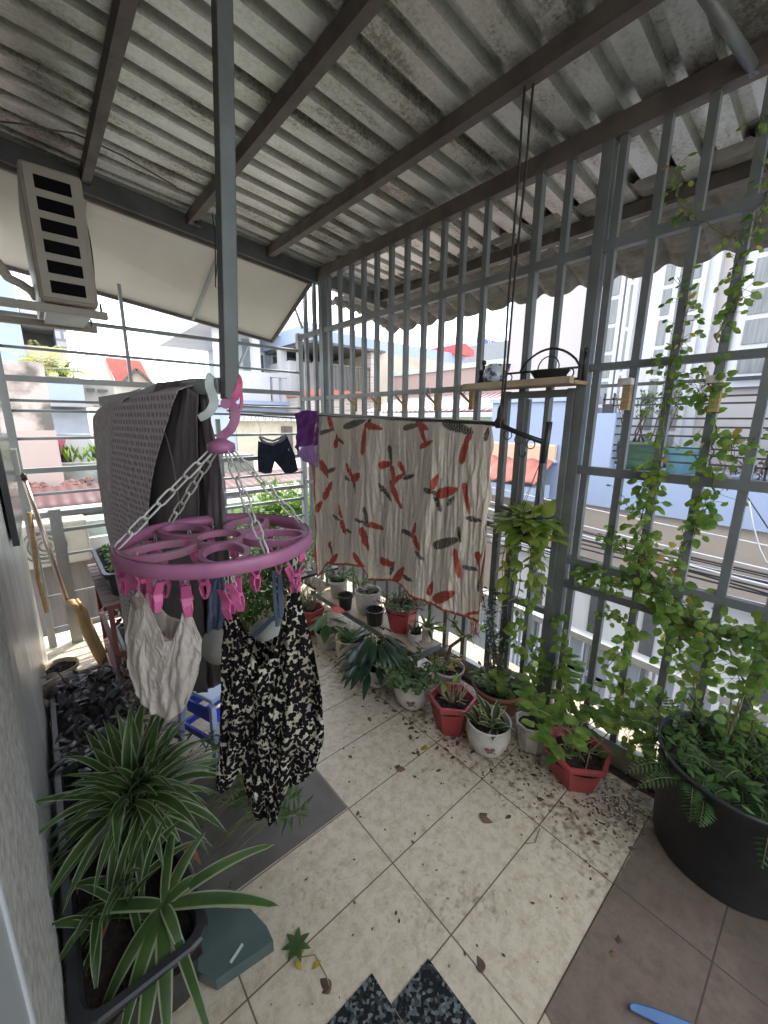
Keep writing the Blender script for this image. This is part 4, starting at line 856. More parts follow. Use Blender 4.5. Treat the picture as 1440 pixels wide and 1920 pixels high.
def potpx(name, label, cx, yb, rw, yr, kind, mt, z0=0, ratio=.68, cat='potted plant', motif=None, group=None):
    p = P(cx, yb, 2, z0); d = V((p.x, p.y, 0)).normalized(); base = p; r1 = .08
    for _ in range(6):
        c = p+d*(r1*ratio); dep = (V((c.x, c.y, 1.2))-CAM).dot(FW)
        e = c+RH*1.0; r1 = rw/2*((c+V((0, 0, .12))-CAM).dot(FW))/FPX/1.07
    lo, hi = .01, .8
    for _ in range(24):
        h = (lo+hi)/2; y_ = pj(c-d*r1+V((0, 0, h)))[1]
        if y_ > yr: lo = h
        else: hi = h
    t = thing(name, label, cat, c, group); zs = mkpot(t, kind, c, r1, r1*ratio, h, mt)
    if motif:   # little painted motif curved on the pot's side
        m = MB(); az = math.atan2(-d.y, -d.x)+motif
        pt = lambda a, z, e=.002: c+V((math.cos(az+a), math.sin(az+a), 0))*((lerp(r1*ratio*1.02, r1*.93, min(1, z/(h*.84))) if kind in ('lip',) else lerp(r1*.86, r1*1.0, min(1, max(0, (z-h*.28)/(h*.34)))))+e)+V((0, 0, z))
        for (a, z, wa, wz, tl) in ((-.13, .50, .12, .06, .5), (.10, .52, .12, .055, -.5), (-.07, .40, .08, .045, -.4), (.07, .42, .08, .04, .5), (.22, .36, .06, .025, 0)):
            q = []
            for k in range(10): th_ = k*2*math.pi/10; u, v_ = math.cos(th_)*wa, math.sin(th_)*wz*h*1.3; q.append(pt(a+u*math.cos(tl)-v_*math.sin(tl)/r1, z*h+v_*math.cos(tl)+u*r1*math.sin(tl)))
            o = len(m.v); m.v += [pt(a, z*h, .003)]+q
            for k in range(10): m.face((o, o+1+k, o+1+(k+1) % 10))
        m.build('painted_motif', mat('motif_brown', (.16, .10, .085), .5, (.26, .12, .10), 40, .9) if 'motif_brown' not in bpy.data.materials else bpy.data.materials['motif_brown'], t)
    return t, c, r1, h, zs
def sprig(mt, t, base, n, hgt, spread, leaves, Ln, W, seed, stemm=stemg, kind=0, up=.4, sr=.003, lname='foliage', start=.25, droop=.25, lean=V((0, 0, 0))):
    rg = random.Random(seed); m = MB(); s = MB()
    for i in range(n):
        a = rg.uniform(0, 6.28); q = base+V((math.cos(a), math.sin(a), 0))*spread*.2*rg.random(); d = V((math.cos(a)*spread, math.sin(a)*spread, hgt*rg.uniform(.7, 1.1)))+lean; pts = [q]
        for k in range(1, 6): pts.append(q+d*(k/5)+V((math.cos(a), math.sin(a), 0))*spread*.4*(k/5)**2+ruv(rg)*spread*.12)
        s.tube(pts, [sr, sr, sr*.8, sr*.7, sr*.5, sr*.3], 5)
        for k in range(leaves):
            f = lerp(start, 1, (k+rg.random())/leaves)*4.999; b = lerp(pts[int(f)], pts[int(f)+1], f-int(f)); dd = ruv(rg); dd.z = abs(dd.z)*up
            m.leaf(b, dd, V((0, 0, 1)), Ln*rg.uniform(.6, 1.2), W*rg.uniform(.7, 1.15), droop, n=4, kind=kind)
    s.build('stem', stemm, t); m.build(lname, mt, t)
def straps(t, base, n, Ln, W, mt, seed, el=(.4, 1.3), droop=1.0, name='foliage', jitter=.02, azr=(0, 6.28), nseg=8, fold=.35, prof=None):
    rg = random.Random(seed); m = MB()
    for i in range(n):
        a = rg.uniform(*azr); e = rg.uniform(*el); L_ = Ln*rg.uniform(.65, 1.1); p = base+V((rg.uniform(-1, 1), rg.uniform(-1, 1), 0))*jitter
        d = V((math.cos(a)*math.cos(e), math.sin(a)*math.cos(e), math.sin(e))); pts = [p]; ws = []; dr = droop*rg.uniform(.6, 1.3)
        for k in range(nseg): d = (d+V((0, 0, -dr/nseg*(.5+k/nseg)))).normalized(); pts.append(pts[-1]+d*L_/nseg)
        w_ = W*rg.uniform(.8, 1.1)/2; sd_ = V((-math.sin(a), math.cos(a), rg.uniform(-.3, .3))).normalized()
        for k in range(nseg+1): q = k/nseg; ws.append(w_*(.55+1.2*q*(1-q)*1.6)*(1 if q < .6 else max(.0, 1-((q-.6)/.4)**1.6)))
        m.strip(pts, ws, sd_, fold)
    m.build(name, mt, t)
ring4 = lambda c, zs: c+V((0, 0, zs))
# near red hexagonal
t, c, r1, h, zs = potpx('potted_hibiscus', 'largest red hexagonal pot, nearest the black tub, with leafy stems and bare soil', 1072, 1486, 126, 1447, 'hex', red_pl, ratio=.66)
sprig(lf_vine, t, c+V((0, 0, zs)), 9, .30, .16, 10, .075, .055, 60, stemm=straw, start=.45, kind=1)
sprig(lf_green, t, c+V((0, 0, zs)), 6, .10, .12, 2, .05, .04, 61, stemm=straw, kind=1)
m = MB(); rg = random.Random(3)
for i in range(14): m.tube([c+V((rg.uniform(-.06, .06), rg.uniform(-.06, .06), zs)), c+V((rg.uniform(-.07, .07), rg.uniform(-.07, .07), zs+rg.uniform(.02, .1)))], .0025, 4)
m.build('dry_twig', straw, t)
t, c, r1, h, zs = potpx('potted_seedling', 'small white octagonal pot of bare soil between the snake plant and the near red pot', 992, 1412, 66, 1372, 'oct', white_pl, ratio=.72)
sprig(lf_mid, t, c+V((.01, -.02, zs)), 1, .03, .03, 7, .035, .03, 62)
t, c, r1, h, zs = potpx('potted_snake_plant', 'round white pot with a brown butterfly motif holding yellow edged snake plants', 911, 1427, 88, 1378, 'belly', white_pl, ratio=.74, motif=.15)
straps(t, c+V((0, 0, zs)), 22, .115, .040, lf_snake, 63, el=(.45, 1.35), droop=.35, jitter=.045, nseg=6)
t, c, r1, h, zs = potpx('potted_shrub', 'wide terracotta pot with pale herbs and a thin dark leaved shrub behind the snake plant', 931, 1345, 108, 1312, 'lip', terra, ratio=.78)
sprig(lf_mid, t, c+V((-.03, 0, zs)), 30, .09, .08, 12, .04, .022, 64)
sprig(lf_vine, t, c+V((.03, -.05, zs)), 5, .11, .10, 6, .07, .06, 65, kind=1)
sprig(lf_dark, t, c+V((.03, .03, zs)), 5, .50, .09, 26, .042, .021, 66, stemm=bark, start=.35, sr=.005, lname='dark_foliage')
t, c, r1, h, zs = potpx('potted_twigs', 'medium red hexagonal pot of cut dry twigs in the middle of the row', 844, 1383, 96, 1336, 'hex', red_pl, ratio=.64)
m = MB(); rg = random.Random(5)
for i in range(34): a = rg.uniform(0, 6.28); m.tube([c+V((math.cos(a)*.02, math.sin(a)*.02, zs)), c+V((math.cos(a)*.05, math.sin(a)*.05, zs+.04)), c+V((math.cos(a)*rg.uniform(.05, .1), math.sin(a)*rg.uniform(.05, .1), zs+rg.uniform(.05, .11)))], [.004, .003, .002], 4)
m.build('dry_twig', straw, t); MBx = MB(); MBx.leaf(c+V((.02, .01, zs+.09)), V((.3, .2, 1)), V((0, 1, 0)), .06, .04, kind=1); MBx.leaf(c+V((-.02, .03, zs+.05)), V((-.3, .5, 1)), V((0, 1, 0)), .05, .04, kind=1); MBx.build('foliage', lf_vine, t)
t, c, r1, h, zs = potpx('bonsai', 'shallow white tub with a bare twisted brown stemmed tree beside the fence', 838, 1292, 66, 1268, 'lip', white_pl, ratio=.8)
b0 = c+V((0, 0, zs)); pxs = [(828, 1268), (838, 1236), (845, 1212), (862, 1200), (868, 1190), (858, 1178), (849, 1166)]
dist = (b0-CAM).dot(FW); Q = lambda px, py: CAM+ray(px, py)/FPX*dist
m = MB(); m.tube([b0]+[Q(*q) for q in pxs[1:]], [.013, .012, .011, .010, .008, .006, .005], 8); m.tube([Q(849, 1166), Q(856, 1150), Q(872, 1138)], [.005, .004, .002], 6); m.tube([Q(852, 1170), Q(838, 1158), Q(842, 1148)], [.004, .003, .002], 6); m.tube([Q(866, 1196), Q(880, 1190), Q(888, 1208)], [.006, .004, .002], 6); m.tube([Q(845, 1212), Q(825, 1207)], [.004, .002], 5); m.tube([Q(878, 1192), Q(900, 1172)], [.003, .0015], 5)
m.build('trunk', bark, t)
m = MB(); rg = random.Random(66)
for q in ((855, 1165), (848, 1160), (830, 1178), (886, 1172), (884, 1190), (900, 1180), (860, 1190), (836, 1172), (870, 1150)):
    for k in range(2): m.leaf(Q(*q), ruv(rg), V((0, 0, 1)), .05, .035, kind=1)
m.build('foliage', lf_vine, t)
sprig(lf_yellow, t, b0, 14, .06, .07, 4, .03, .02, 67, stemm=straw)
t, c, r1, h, zs = potpx('potted_herb', 'round white pot of feathery trailing herb left of the medium red pot', 772, 1337, 76, 1293, 'belly', white_pl, ratio=.62, motif=-.05)
sprig(lf_mid, t, c+V((0, 0, zs)), 34, .12, .13, 20, .035, .014, 68, up=.8); sprig(lf_green, t, c+V((.02, .02, zs)), 12, .05, .11, 8, .035, .03, 69)
t, c, r1, h, zs = potpx('potted_peace_lily', 'white flowered pot almost hidden under a big dark peace lily', 706, 1294, 62, 1262, 'belly', white_pl, ratio=.65, motif=.1)
rg = random.Random(70); m = MB(); s_ = MB()
for i in range(85):
    a = rg.uniform(0, 6.28); rr = rg.uniform(.03, .15); z = zs+.26*(1-(rr/.17)**2)*rg.uniform(.6, 1); b = c+V((math.cos(a)*rr, math.sin(a)*rr, z)); s_.tube([c+V((0, 0, zs)), lerp(c+V((0, 0, zs)), b, .6)+V((0, 0, .04)), b], .0025, 4)
    m.leaf(b, V((math.cos(a), math.sin(a), -.15)), V((0, 0, 1)), rg.uniform(.10, .15), rg.uniform(.04, .055), .55, n=5)
s_.build('stem', stemg, t); m.build('foliage', lf_dark, t)
t, c, r1, h, zs = potpx('potted_lily', 'tall beige glazed pot with drooping green leaves', 659, 1259, 62, 1208, 'tall', beige_pot, ratio=.62)
straps(t, c+V((0, 0, zs)), 16, .16, .035, lf_green, 71, el=(.3, 1.1), droop=1.0, jitter=.03)
t, c, r1, h, zs = potpx('potted_anthurium', 'small white ribbed pot holding a broad leaved plant with one coral leaf', 613, 1219, 46, 1192, 'lip', white_pl, ratio=.70)
rg = random.Random(72); m = MB(); s_ = MB()
for (dx, dy, dz, a) in ((-.09, .02, .10, 2.6), (.06, -.05, .05, 4.9), (.03, .02, .17, 1.2), (-.03, -.05, .08, 4.0), (.10, .0, .10, 5.9), (-.02, .06, .13, 2.0), (.12, -.03, .04, 5.6), (0, 0, .15, 3.4)):
    b = c+V((dx*.4, dy*.4, zs+dz*.9)); s_.tube([c+V((0, 0, zs)), b], .003, 5); m.leaf(b, V((math.cos(a)*.8+dx*3, math.sin(a)*.8+dy*3, -.15)), V((0, 0, 1)), .13, .075, .4, n=6, kind=1)
s_.build('stem', stemg, t); m.build('foliage', lf_caladium, t)
m = MB(); m.leaf(c+V((.04, -.01, zs+.17)), RH*1.0+V((0, 0, -.35)), -FH, .10, .055, .2, n=5, kind=1); m.build('coral_leaf', lf_pink, t)
t, c, r1, h, zs = potpx('potted_grass', 'dull red pot with dry stems at the far end of the floor row', 583, 1192, 58, 1150, 'hex', red_pl, ratio=.7)
sprig(lf_mid, t, c+V((0, 0, zs)), 26, .18, .06, 6, .05, .008, 73, stemm=straw)
# ---- low table of pots
tbz = .17; ta_ = thing('low_table', 'low table with a worn beige top and grey metal frame in front of the fence', 'table', (1.62, 2.0, 0))
MB().box(1.515, 1.452, tbz-.014, 1.705, 2.62, tbz).build('table_top', mat('worn_laminate', (.50, .41, .30), .6, (.36, .28, .20), 9, .9), ta_)
m = MB(); m.box(1.505, 1.44, tbz-.035, 1.514, 2.63, tbz+.002); m.box(1.515, 1.44, tbz-.035, 1.715, 1.451, tbz+.002); m.box(1.706, 1.452, tbz-.035, 1.715, 2.63, tbz+.002); m.build('edge_frame', steel, ta_)
for x, y in ((1.52, 1.47), (1.70, 1.47), (1.52, 2.6), (1.70, 2.6)): MB().box(x-.01, y-.01, 0, x+.01, y+.01, tbz-.036).build('leg', steel_dark, ta_)
TZ = tbz
t, c, r1, h, zs = potpx('potted_herb', 'grey white pot with small leaved herb at the far end of the low table', 634, 1124, 38, 1093, 'lip', white_pl, z0=TZ, ratio=.7); sprig(lf_mid, t, c+V((0, 0, zs)), 22, .12, .08, 14, .026, .016, 74)
t, c, r1, h, zs = potpx('nursery_pot', 'small round black pot of soil at the left edge of the low table', 648, 1146, 33, 1121, 'lip', black_pl, z0=TZ, ratio=.72)
t, c, r1, h, zs = potpx('potted_moss', 'cream pot with a faded flower motif and dry growth on the low table', 690, 1156, 52, 1116, 'tall', white_pl, z0=TZ, ratio=.68, motif=0); sprig(lf_mid, t, c+V((0, 0, zs)), 20, .03, .06, 6, .016, .012, 75, stemm=straw)
sprig(lf_bright, t, c+V((.02, .12, zs)), 10, .16, .10, 16, .026, .018, 175)
t, c, r1, h, zs = potpx('nursery_pot', 'black octagonal pot of soil in front of the flowered cream pot', 703, 1176, 39, 1151, 'oct', black_pl, z0=TZ, ratio=.78)
t, c, r1, h, zs = potpx('potted_fern', 'red hexagonal pot with feathery green fern on the low table', 752, 1190, 70, 1148, 'hex', red_pl, z0=TZ, ratio=.66); sprig(lf_fern, t, c+V((0, 0, zs)), 46, .07, .11, 20, .024, .008, 76, up=.9)
t, c, r1, h, zs = potpx('potted_succulent', 'small rounded pale pot with dark upright leaves at the corner of the low table', 778, 1213, 28, 1192, 'belly', white_pl, z0=TZ, ratio=.7); straps(t, c+V((0, 0, zs)), 14, .07, .016, lf_dark, 77, el=(.7, 1.4), droop=.4)
t, c, r1, h, zs = potpx('potted_seedling', 'small white cylinder pot with variegated leaves by the fence end of the low table', 801, 1204, 25, 1178, 'lip', white_pl, z0=TZ, ratio=.85); straps(t, c+V((0, 0, zs)), 20, .12, .022, lf_spider, 78, el=(.1, 1.3), droop=1.1)
# ---- big black tub, fern, vine
tub = thing('large_tub', 'big black plastic tub full of ferns at the lower right', 'tub', (1.62, .12, 0))
tc_ = V((1.665, .055, 0)); TR = .24; TH = .385
MB().lathe([(TR*.86, 0), (TR*.88, .01), (TR*.98, TH*.95), (TR*1.01, TH*.96), (TR*1.02, TH), (TR*.985, TH), (TR*.97, TH*.9), (TR*.9, TH*.5)], 48, tc_).build('pot', black_pl, tub)
m = MB(); rg = random.Random(80); m.v.append(tc_+V((0, 0, TH*.86)))
for ring in range(1, 7):
    for k in range(30): a = 2*math.pi*k/30; m.v.append(tc_+V((math.cos(a)*TR*.94*ring/6, math.sin(a)*TR*.94*ring/6, TH*.86+rg.uniform(-.015, .015))))
for k in range(30): m.face((0, 1+k, 1+(k+1) % 30))
for ring in range(5):
    for k in range(30): a = 1+ring*30+k; b = 1+ring*30+(k+1) % 30; m.face((a, a+30, b+30, b))
m.build('soil', soil, tub)
m = MB(); ms_ = MB()
for i in range(120):   # fern fronds
    a = rg.uniform(0, 6.28); rr = TR*rg.uniform(.0, .92); p = tc_+V((math.cos(a)*rr, math.sin(a)*rr, TH*.86)); a2 = a+rg.uniform(-.8, .8); el = rg.uniform(.3, 1.2); d = V((math.cos(a2)*math.cos(el), math.sin(a2)*math.cos(el), math.sin(el))); Lf = rg.uniform(.09, .19); pts = [p]
    N_ = 12
    for k in range(N_):
        d = (d+V((0, 0, -.13))).normalized(); q = p+d*Lf/N_; sd_ = d.cross(V((0, 0, 1))).normalized(); wl = .034*math.sin(math.pi*min(1, (k+1.5)/N_*.95))+.004
        for s in (-1, 1): m.leaf(q, sd_*s+d*.45, V((0, 0, 1)), wl, .009, .2, n=2)
        p = q; pts.append(q)
    ms_.tube(pts, .0014, 3)
ms_.build('stem', stemg, tub); m.build('fern_foliage', lf_fern, tub)
m = MB()
for i in range(260): a = rg.uniform(0, 6.28); rr = TR*rg.random()**.5; m.leaf(tc_+V((math.cos(a)*rr, math.sin(a)*rr, TH*.9+rg.uniform(0, .07))), ruv(rg)+V((0, 0, .5)), V((0, 0, 1)), .04, .02, n=2)
m.build('undergrowth', lf_green, tub)
vn = thing('climbing_vine', 'green round leaved vine climbing the fence bars from the black tub up to the roof', 'vine', (1.72, .1, TH*.85))
XV = 1.81
paths = [  # (points in photo pixels on the fence plane, leaves per step, spread in metres, leaf size)
 ([(1330, 1420), (1300, 1300), (1270, 1200), (1240, 1110), (1215, 1060)], 140, .075, .050),
 ([(1420, 1420), (1400, 1300), (1370, 1220), (1310, 1170), (1265, 1120)], 105, .075, .050),
 ([(1250, 1120), (1190, 1100), (1130, 1085), (1085, 1070)], 110, .045, .040),
 ([(1270, 1170), (1330, 1180), (1380, 1195), (1430, 1185)], 70, .035, .044),
 ([(1215, 1060), (1200, 1000), (1210, 940), (1225, 880)], 85, .045, .042),
 ([(1225, 880), (1240, 820), (1250, 740), (1265, 660), (1285, 600), (1270, 520)], 90, .036, .034),
 ([(1240, 1090), (1290, 1010), (1310, 960), (1340, 930)], 60, .035, .044),
 ([(1340, 930), (1335, 850), (1340, 790), (1330, 720), (1310, 730)], 75, .036, .044),
 ([(1300, 860), (1360, 845), (1390, 830), (1420, 820)], 26, .030, .044),
 ([(1325, 705), (1270, 700), (1220, 670)], 26, .016, .030),
 ([(1340, 640), (1370, 590), (1385, 545), (1375, 500)], 44, .032, .040),
 ([(1375, 500), (1385, 460), (1330, 420), (1285, 390), (1262, 350), (1270, 310)], 40, .030, .030),
 ([(1385, 460), (1420, 420), (1438, 380), (1425, 240), (1430, 205)], 34, .028, .030),
 ([(1180, 1040), (1150, 1010), (1120, 1000)], 26, .03, .034),
 ([(1230, 940), (1180, 960), (1160, 920)], 18, .03, .030),
 ([(1400, 1300), (1440, 1250), (1460, 1180)], 40, .05, .05),
 ([(1230, 1290), (1190, 1330), (1170, 1370), (1230, 1440)], 60, .05, .05),
 ([(1190, 1190), (1160, 1150), (1120, 1160)], 24, .04, .036),
 ([(1270, 1350), (1330, 1380), (1420, 1370)], 45, .06, .05),
]
m = MB(); s = MB(); rg = random.Random(90); my = MB()
for pts, n, sp, ls_ in paths:
    q = [P(a, b, 0, XV+rg.uniform(-.02, .03)) for a, b in pts]
    cur = []
    for i in range(len(q)-1):
        for k in range(5): cur.append(lerp(q[i], q[i+1], k/5)+ruv(rg)*.010)
    cur.append(q[-1]); s.tube(cur, [max(.0012, .0035*(1-i/len(cur))) for i in range(len(cur))], 5)
    for i in range(int(n*(1.5 if q[0].z < 1.0 else 1.0))):
        f = rg.random()*(len(cur)-1.001); b = lerp(cur[int(f)], cur[int(f)+1], f-int(f)); e = ruv(rg); e.x *= .8; tip = b+e*sp*(1.35 if q[0].z < 1 else 1.9)*rg.random()**.6
        if (tip-b).length > .02: s.tube([b, tip], .0009, 3)
        (my if rg.random() < .035 else m).leaf(tip, e+V((0, 0, -.5))+ruv(rg)*.5, V((-1, 0, .6)) , ls_*rg.uniform(.6, 1.15)*.78, ls_*rg.uniform(.55, .9)*.74, .15, .15, n=4, kind=2)
q0 = P(1330, 1420, 0, XV)
for i in range(5): s.tube([tc_+V((rg.uniform(-.05, .12), rg.uniform(-.05, .1), TH*.86)), lerp(tc_+V((0, 0, TH)), q0, .6)+V((0, 0, .04)), P(rg.uniform(1260, 1400), 1300, 0, XV)], [.004, .003, .003], 5)
s.build('stem', stemg, vn); m.build('foliage', lf_vine, vn); my.build('yellow_foliage', lf_yellow, vn)
# trailing thin shoots between near red pot and fence
vt = thing('climbing_vine', 'thin leafy shoots tangled on the fence above the near red pot', 'vine', (1.7, .6, .1))
m = MB(); s = MB()
for pts in ([(1080, 1350), (1060, 1290), (1010, 1240), (1000, 1200)], [(1080, 1350), (1130, 1320), (1180, 1290), (1240, 1300)], [(1060, 1340), (1040, 1270), (1060, 1210), (1035, 1130)], [(1020, 1280), (975, 1230), (960, 1180), (985, 1120)], [(1140, 1250), (1170, 1220), (1190, 1180)], [(1090, 1360), (1150, 1345), (1200, 1350), (1215, 1400)]):
    q = [P(a, b, 0, 1.77) for a, b in pts]; cur = []
    for i in range(len(q)-1):
        for k in range(4): cur.append(lerp(q[i], q[i+1], k/4)+ruv(rg)*.012)
    s.tube(cur, .002, 4)
    for b in cur:
        for k in range(4): e = ruv(rg); m.leaf(b+e*.02, e+V((0, 0, -.2)), V((-1, 0, .6)), .055*rg.uniform(.5, 1.1), .042*rg.uniform(.5, 1), .2, .2, n=4, kind=1)
s.build('stem', stemg, vt); m.build('foliage', lf_vine, vt)
# hanging pothos on the gate
ph = thing('hanging_pothos', 'hanging basket of yellow green pothos tied to the gate right of the blanket', 'potted plant', (1.76, .97, .95))
c_ = V((1.755, .955, 1.0)); MB().lathe([(.03, -.075), (.06, -.06), (.082, 0), (.085, .015), (.078, .015), (.06, -.03)], 18, c_).build('basket', mat('coir_basket', (.10, .055, .04), .95, (.04, .03, .025), 50, 1, bump=1), ph)
m = MB(); s = MB()
for i in range(5): a = i*1.256; s.tube([c_+V((math.cos(a)*.08, math.sin(a)*.08, .01)), V((1.80, .96, 1.30))], .0015, 3)
s.build('hanger_wire', blackm, ph); s = MB()
for i in range(95): e = ruv(rg); b = c_+V((e.x*.09, e.y*.11, abs(e.z)*.06+rg.uniform(-.03, .03))); m.leaf(b, V((e.x-.2, e.y, .35+rg.uniform(-.4, .3))), V((0, 0, 1)), rg.uniform(.06, .11), rg.uniform(.045, .075), .45, n=5, kind=1)
for i in range(9):
    p = c_+V((rg.uniform(-.06, .02), rg.uniform(-.09, .09), -.01)); L_ = rg.uniform(.15, .45); pts = [p]
    for k in range(8): p = p+V((rg.uniform(-.012, .012), rg.uniform(-.018, .018), -L_/8)); pts.append(p)
    s.tube(pts, .0022, 4)
    for b in pts[1:]: e = ruv(rg); m.leaf(b, V((e.x, e.y, -.3)), V((0, 0, 1)), rg.uniform(.045, .075), rg.uniform(.03, .05), .4, n=5, kind=1)
m.leaf(c_+V((-.02, -.07, .07)), V((.1, -.5, 1)), V((-1, 0, 0)), .10, .07, .1, n=5, kind=1)
s.build('stem', stemg, ph); m.build('foliage', lf_pothos, ph)
# ---- left planters
t, zs = planter_box(-.108, .815, .155, 1.70, .005, .265, 'planter', 'long black planter with two spider plants along the left wall', fill=.78)
straps(t, V((.085, 1.30, zs+.09)), 150, .32, .029, lf_spider, 101, el=(-.1, 1.35), droop=1.35, name='large_spider_plant', jitter=.03, nseg=10)
rgs = random.Random(102); mS = MB(); cS = V((.085, .965, zs+.06))
for (px, py, wd) in ((137, 1718, .017), (525, 1700, .019), (505, 1695, .016), (515, 1583, .017), (405, 1640, .017), (385, 1560, .015), (180, 1925, .017), (225, 1960, .017), (262, 1990, .02), (315, 1960, .018), (345, 1800, .013), (405, 1980, .012), (330, 1540, .012)):
    e_ = P(px, py, 2, zs+.03) if py < 1900 else P(px, py, 2, zs-.02); mid = lerp(cS, e_, .55)+V((0, 0, .045+rgs.uniform(-.01, .03))); pts = []
    for k in range(11): q = k/10; pts.append(cS*(1-q)**2+mid*2*q*(1-q)+e_*q*q)
    sd_ = (e_-cS).cross(V((0, 0, 1))).normalized(); mS.strip(pts, [wd*(.35+1.5*(k/10)**.6*(1-(k/10))*1.1+.25*(1-k/10))*(1 if k < 10 else 0) for k in range(11)], sd_, .25)
mS.build('small_spider_plant', lf_spider, t)
straps(t, V((.0, 1.06, zs+.03)), 34, .22, .022, lf_spider, 107, el=(.0, 1.2), droop=1.2, name='side_spider_plant', jitter=.05, nseg=9)
drl = mat('dry_rust_leaf', (.26, .11, .05), .8)
for (px, py, a) in ((165, 1800, 1), (345, 1590, 2), (150, 1660, 4), (190, 1790, 3), (340, 1575, 5)): m = MB(); m.leaf(P(px, py, 2, zs+.01), V((math.cos(a), math.sin(a), .3)), V((0, 0, 1)), .09, .025, .6, n=4); m.build('dry_leaf', drl, t)
t, zs = planter_box(-.108, 1.715, .155, 2.32, .03, .235, 'planter', 'black planter overflowing with small dark purple leaves in front of the white pots', fill=.8)
m = MB(); s = MB(); rg = random.Random(103)
for i in range(520):
    x = rg.uniform(-.09, .30); y = rg.uniform(1.55, 2.28); b = V((x, y, zs+rg.uniform(.0, .11)*(1-abs(x-.1)*1.8)+.02)); m.leaf(b, ruv(rg)+V((0, 0, .35)), V((0, 0, 1)), rg.uniform(.035, .06), rg.uniform(.018, .028), .3, n=3, kind=1)
m.build('foliage', lf_purple, t)
t, c, r1, h, zs = potpx('potted_rubber_plant', 'round white pot with a few large brown red leaves against the left wall', 142, 1372, 96, 1306, 'lip', white_pl, ratio=.66)
m = MB(); s = MB(); rg = random.Random(7)
for i in range(12):
    a = rg.uniform(0, 6.28); b = c+V((math.cos(a)*.06+.03, math.sin(a)*.06-.02, zs+rg.uniform(.05, .13))); s.tube([c+V((.02, -.02, zs)), b], .0025, 5); m.leaf(b, V((math.cos(a), math.sin(a), .1)), V((0, 0, 1)), .085, .04, .4, n=5)
s.build('stem', lf_maroon, t); m.build('foliage', mat('brown_leaf', (.11, .06, .045), .4, (.05, .035, .03), 12, .9), t)
t, c, r1, h, zs = potpx('empty_pot', 'old terracotta dish standing behind the round white pot on the left', 120, 1296, 64, 1262, 'lip', beige_pot, ratio=.75, cat='pot')
# light ground cover beside the spider plants
gc = thing('trailing_plant', 'fine leaved pale green plant spilling onto the floor beside the blue stool', 'plant', (.33, 1.35, 0))
m = MB(); s = MB(); rg = random.Random(104)
for i in range(34):
    p = V((.20+rg.uniform(-.02, .05), 1.25+rg.uniform(-.22, .28), .16)); e = V((.24+rg.uniform(-.07, .12), rg.uniform(-.12, .12), -.02+rg.uniform(-.06, .09))); pts = [p, p+e*.5+V((0, 0, .04)), p+e]; s.tube(pts, .0015, 4)
    for k in range(16): f = rg.uniform(.3, 1); b = lerp(pts[1], pts[2], f); m.leaf(b, ruv(rg)+V((.3, 0, .4)), V((0, 0, 1)), rg.uniform(.03, .055), .009, .4, n=3)
s.build('stem', stemg, gc); m.build('foliage', lf_mid, gc)
# ---- teal block under the near planter
tl = thing('tile_block', 'chipped teal tiled block lying on the floor at the end of the near planter', 'block', (.2, .9, 0))
m = MB(); q = [V((a_q.x, a_q.y, 0)) for a_q in [P(a, b, 2, .045) for a, b in ((330, 1800), (405, 1838), (513, 1764), (500, 1735), (488, 1722), (470, 1703), (380, 1700))]]; m.prism(q, V((0, 0, .0045)), V((0, 0, .045))); m.build('block', teal, tl, bev=.002)
m = MB(); m.bar(P(432, 1805, 2, .047), P(455, 1770, 2, .047), .007, .003); m.build('glass_shard', mat('glass_shard', (.55, .60, .58), .15), tl)
# ---- stool
sx, sy, sa = .475, 1.72, R(20); st = thing('plastic_stool', 'pale blue plastic stool with a bright blue inside standing behind the leopard print top', 'stool', (sx, sy, 0))
def rot2(x, y): return V((sx+x*math.cos(sa)-y*math.sin(sa), sy+x*math.sin(sa)+y*math.cos(sa), 0))
m = MB(); hz = .33; w1, w0 = .10, .125
m.prism([rot2(-w1, -w1), rot2(w1, -w1), rot2(w1, w1), rot2(-w1, w1)], V((0, 0, hz-.02)), V((0, 0, hz))); m.build('seat', stool_w, st, bev=.006)
for i, j in ((-1, -1), (1, -1), (1, 1), (-1, 1)):
    m = MB(); a, b = rot2(i*w0, j*w0), rot2(i*w1, j*w1)+V((0, 0, hz-.021)); m.bar(a, b, .04, .022); m.build('leg', stool_w, st, bev=.004)
for i, j, k, l in ((-1, -1, 1, -1), (1, -1, 1, 1), (1, 1, -1, 1), (-1, 1, -1, -1)):
    m = MB(); m.bar(rot2(i*w1*1.08, j*w1*1.08)+V((0, 0, .13)), rot2(k*w1*1.08, l*w1*1.08)+V((0, 0, .13)), .012, .03); m.bar(rot2(i*w1*.9, j*w1*.9)+V((0, 0, .235)), rot2(k*w1*.9, l*w1*.9)+V((0, 0, .235)), .010, .06); m.build('apron', stool_b, st)
# ---- shelf on the fence with iron rack and bowls
sh = thing('wall_shelf', 'weathered wooden shelf with a wrought iron back fixed high on the fence', 'shelf', (1.74, 1.0, 1.64))
a_, b_ = P(893, 722, 0, 1.74), P(1085, 728, 0, 1.74); z_ = 1.652
MB().box(1.66, .79, z_, 1.70, 1.33, z_+.028).build('front_board', woodpale, sh, bev=.002); MB().box(1.705, .79, z_+.002, 1.835, 1.33, z_+.016).build('shelf_board', wood, sh)
m = MB(); X = 1.80
for y in (.80, 1.31): m.tube([(X, y, z_+.016), (X, y, z_+.10), (X, y, z_+.125)], [.007, .007, .007], 8); m.lathe([(.001, 0), (.010, .005), (.013, .014), (.010, .022), (.001, .027)], 10, V((X, y, z_+.125)))
m.tube([(X, .80, z_+.075), (X, 1.31, z_+.075)], .005, 6); arch = [(X, lerp(.82, 1.10, k/14), z_+.08+.085*math.sin(math.pi*k/14)**.7) for k in range(15)]; m.tube(arch, .005, 6)
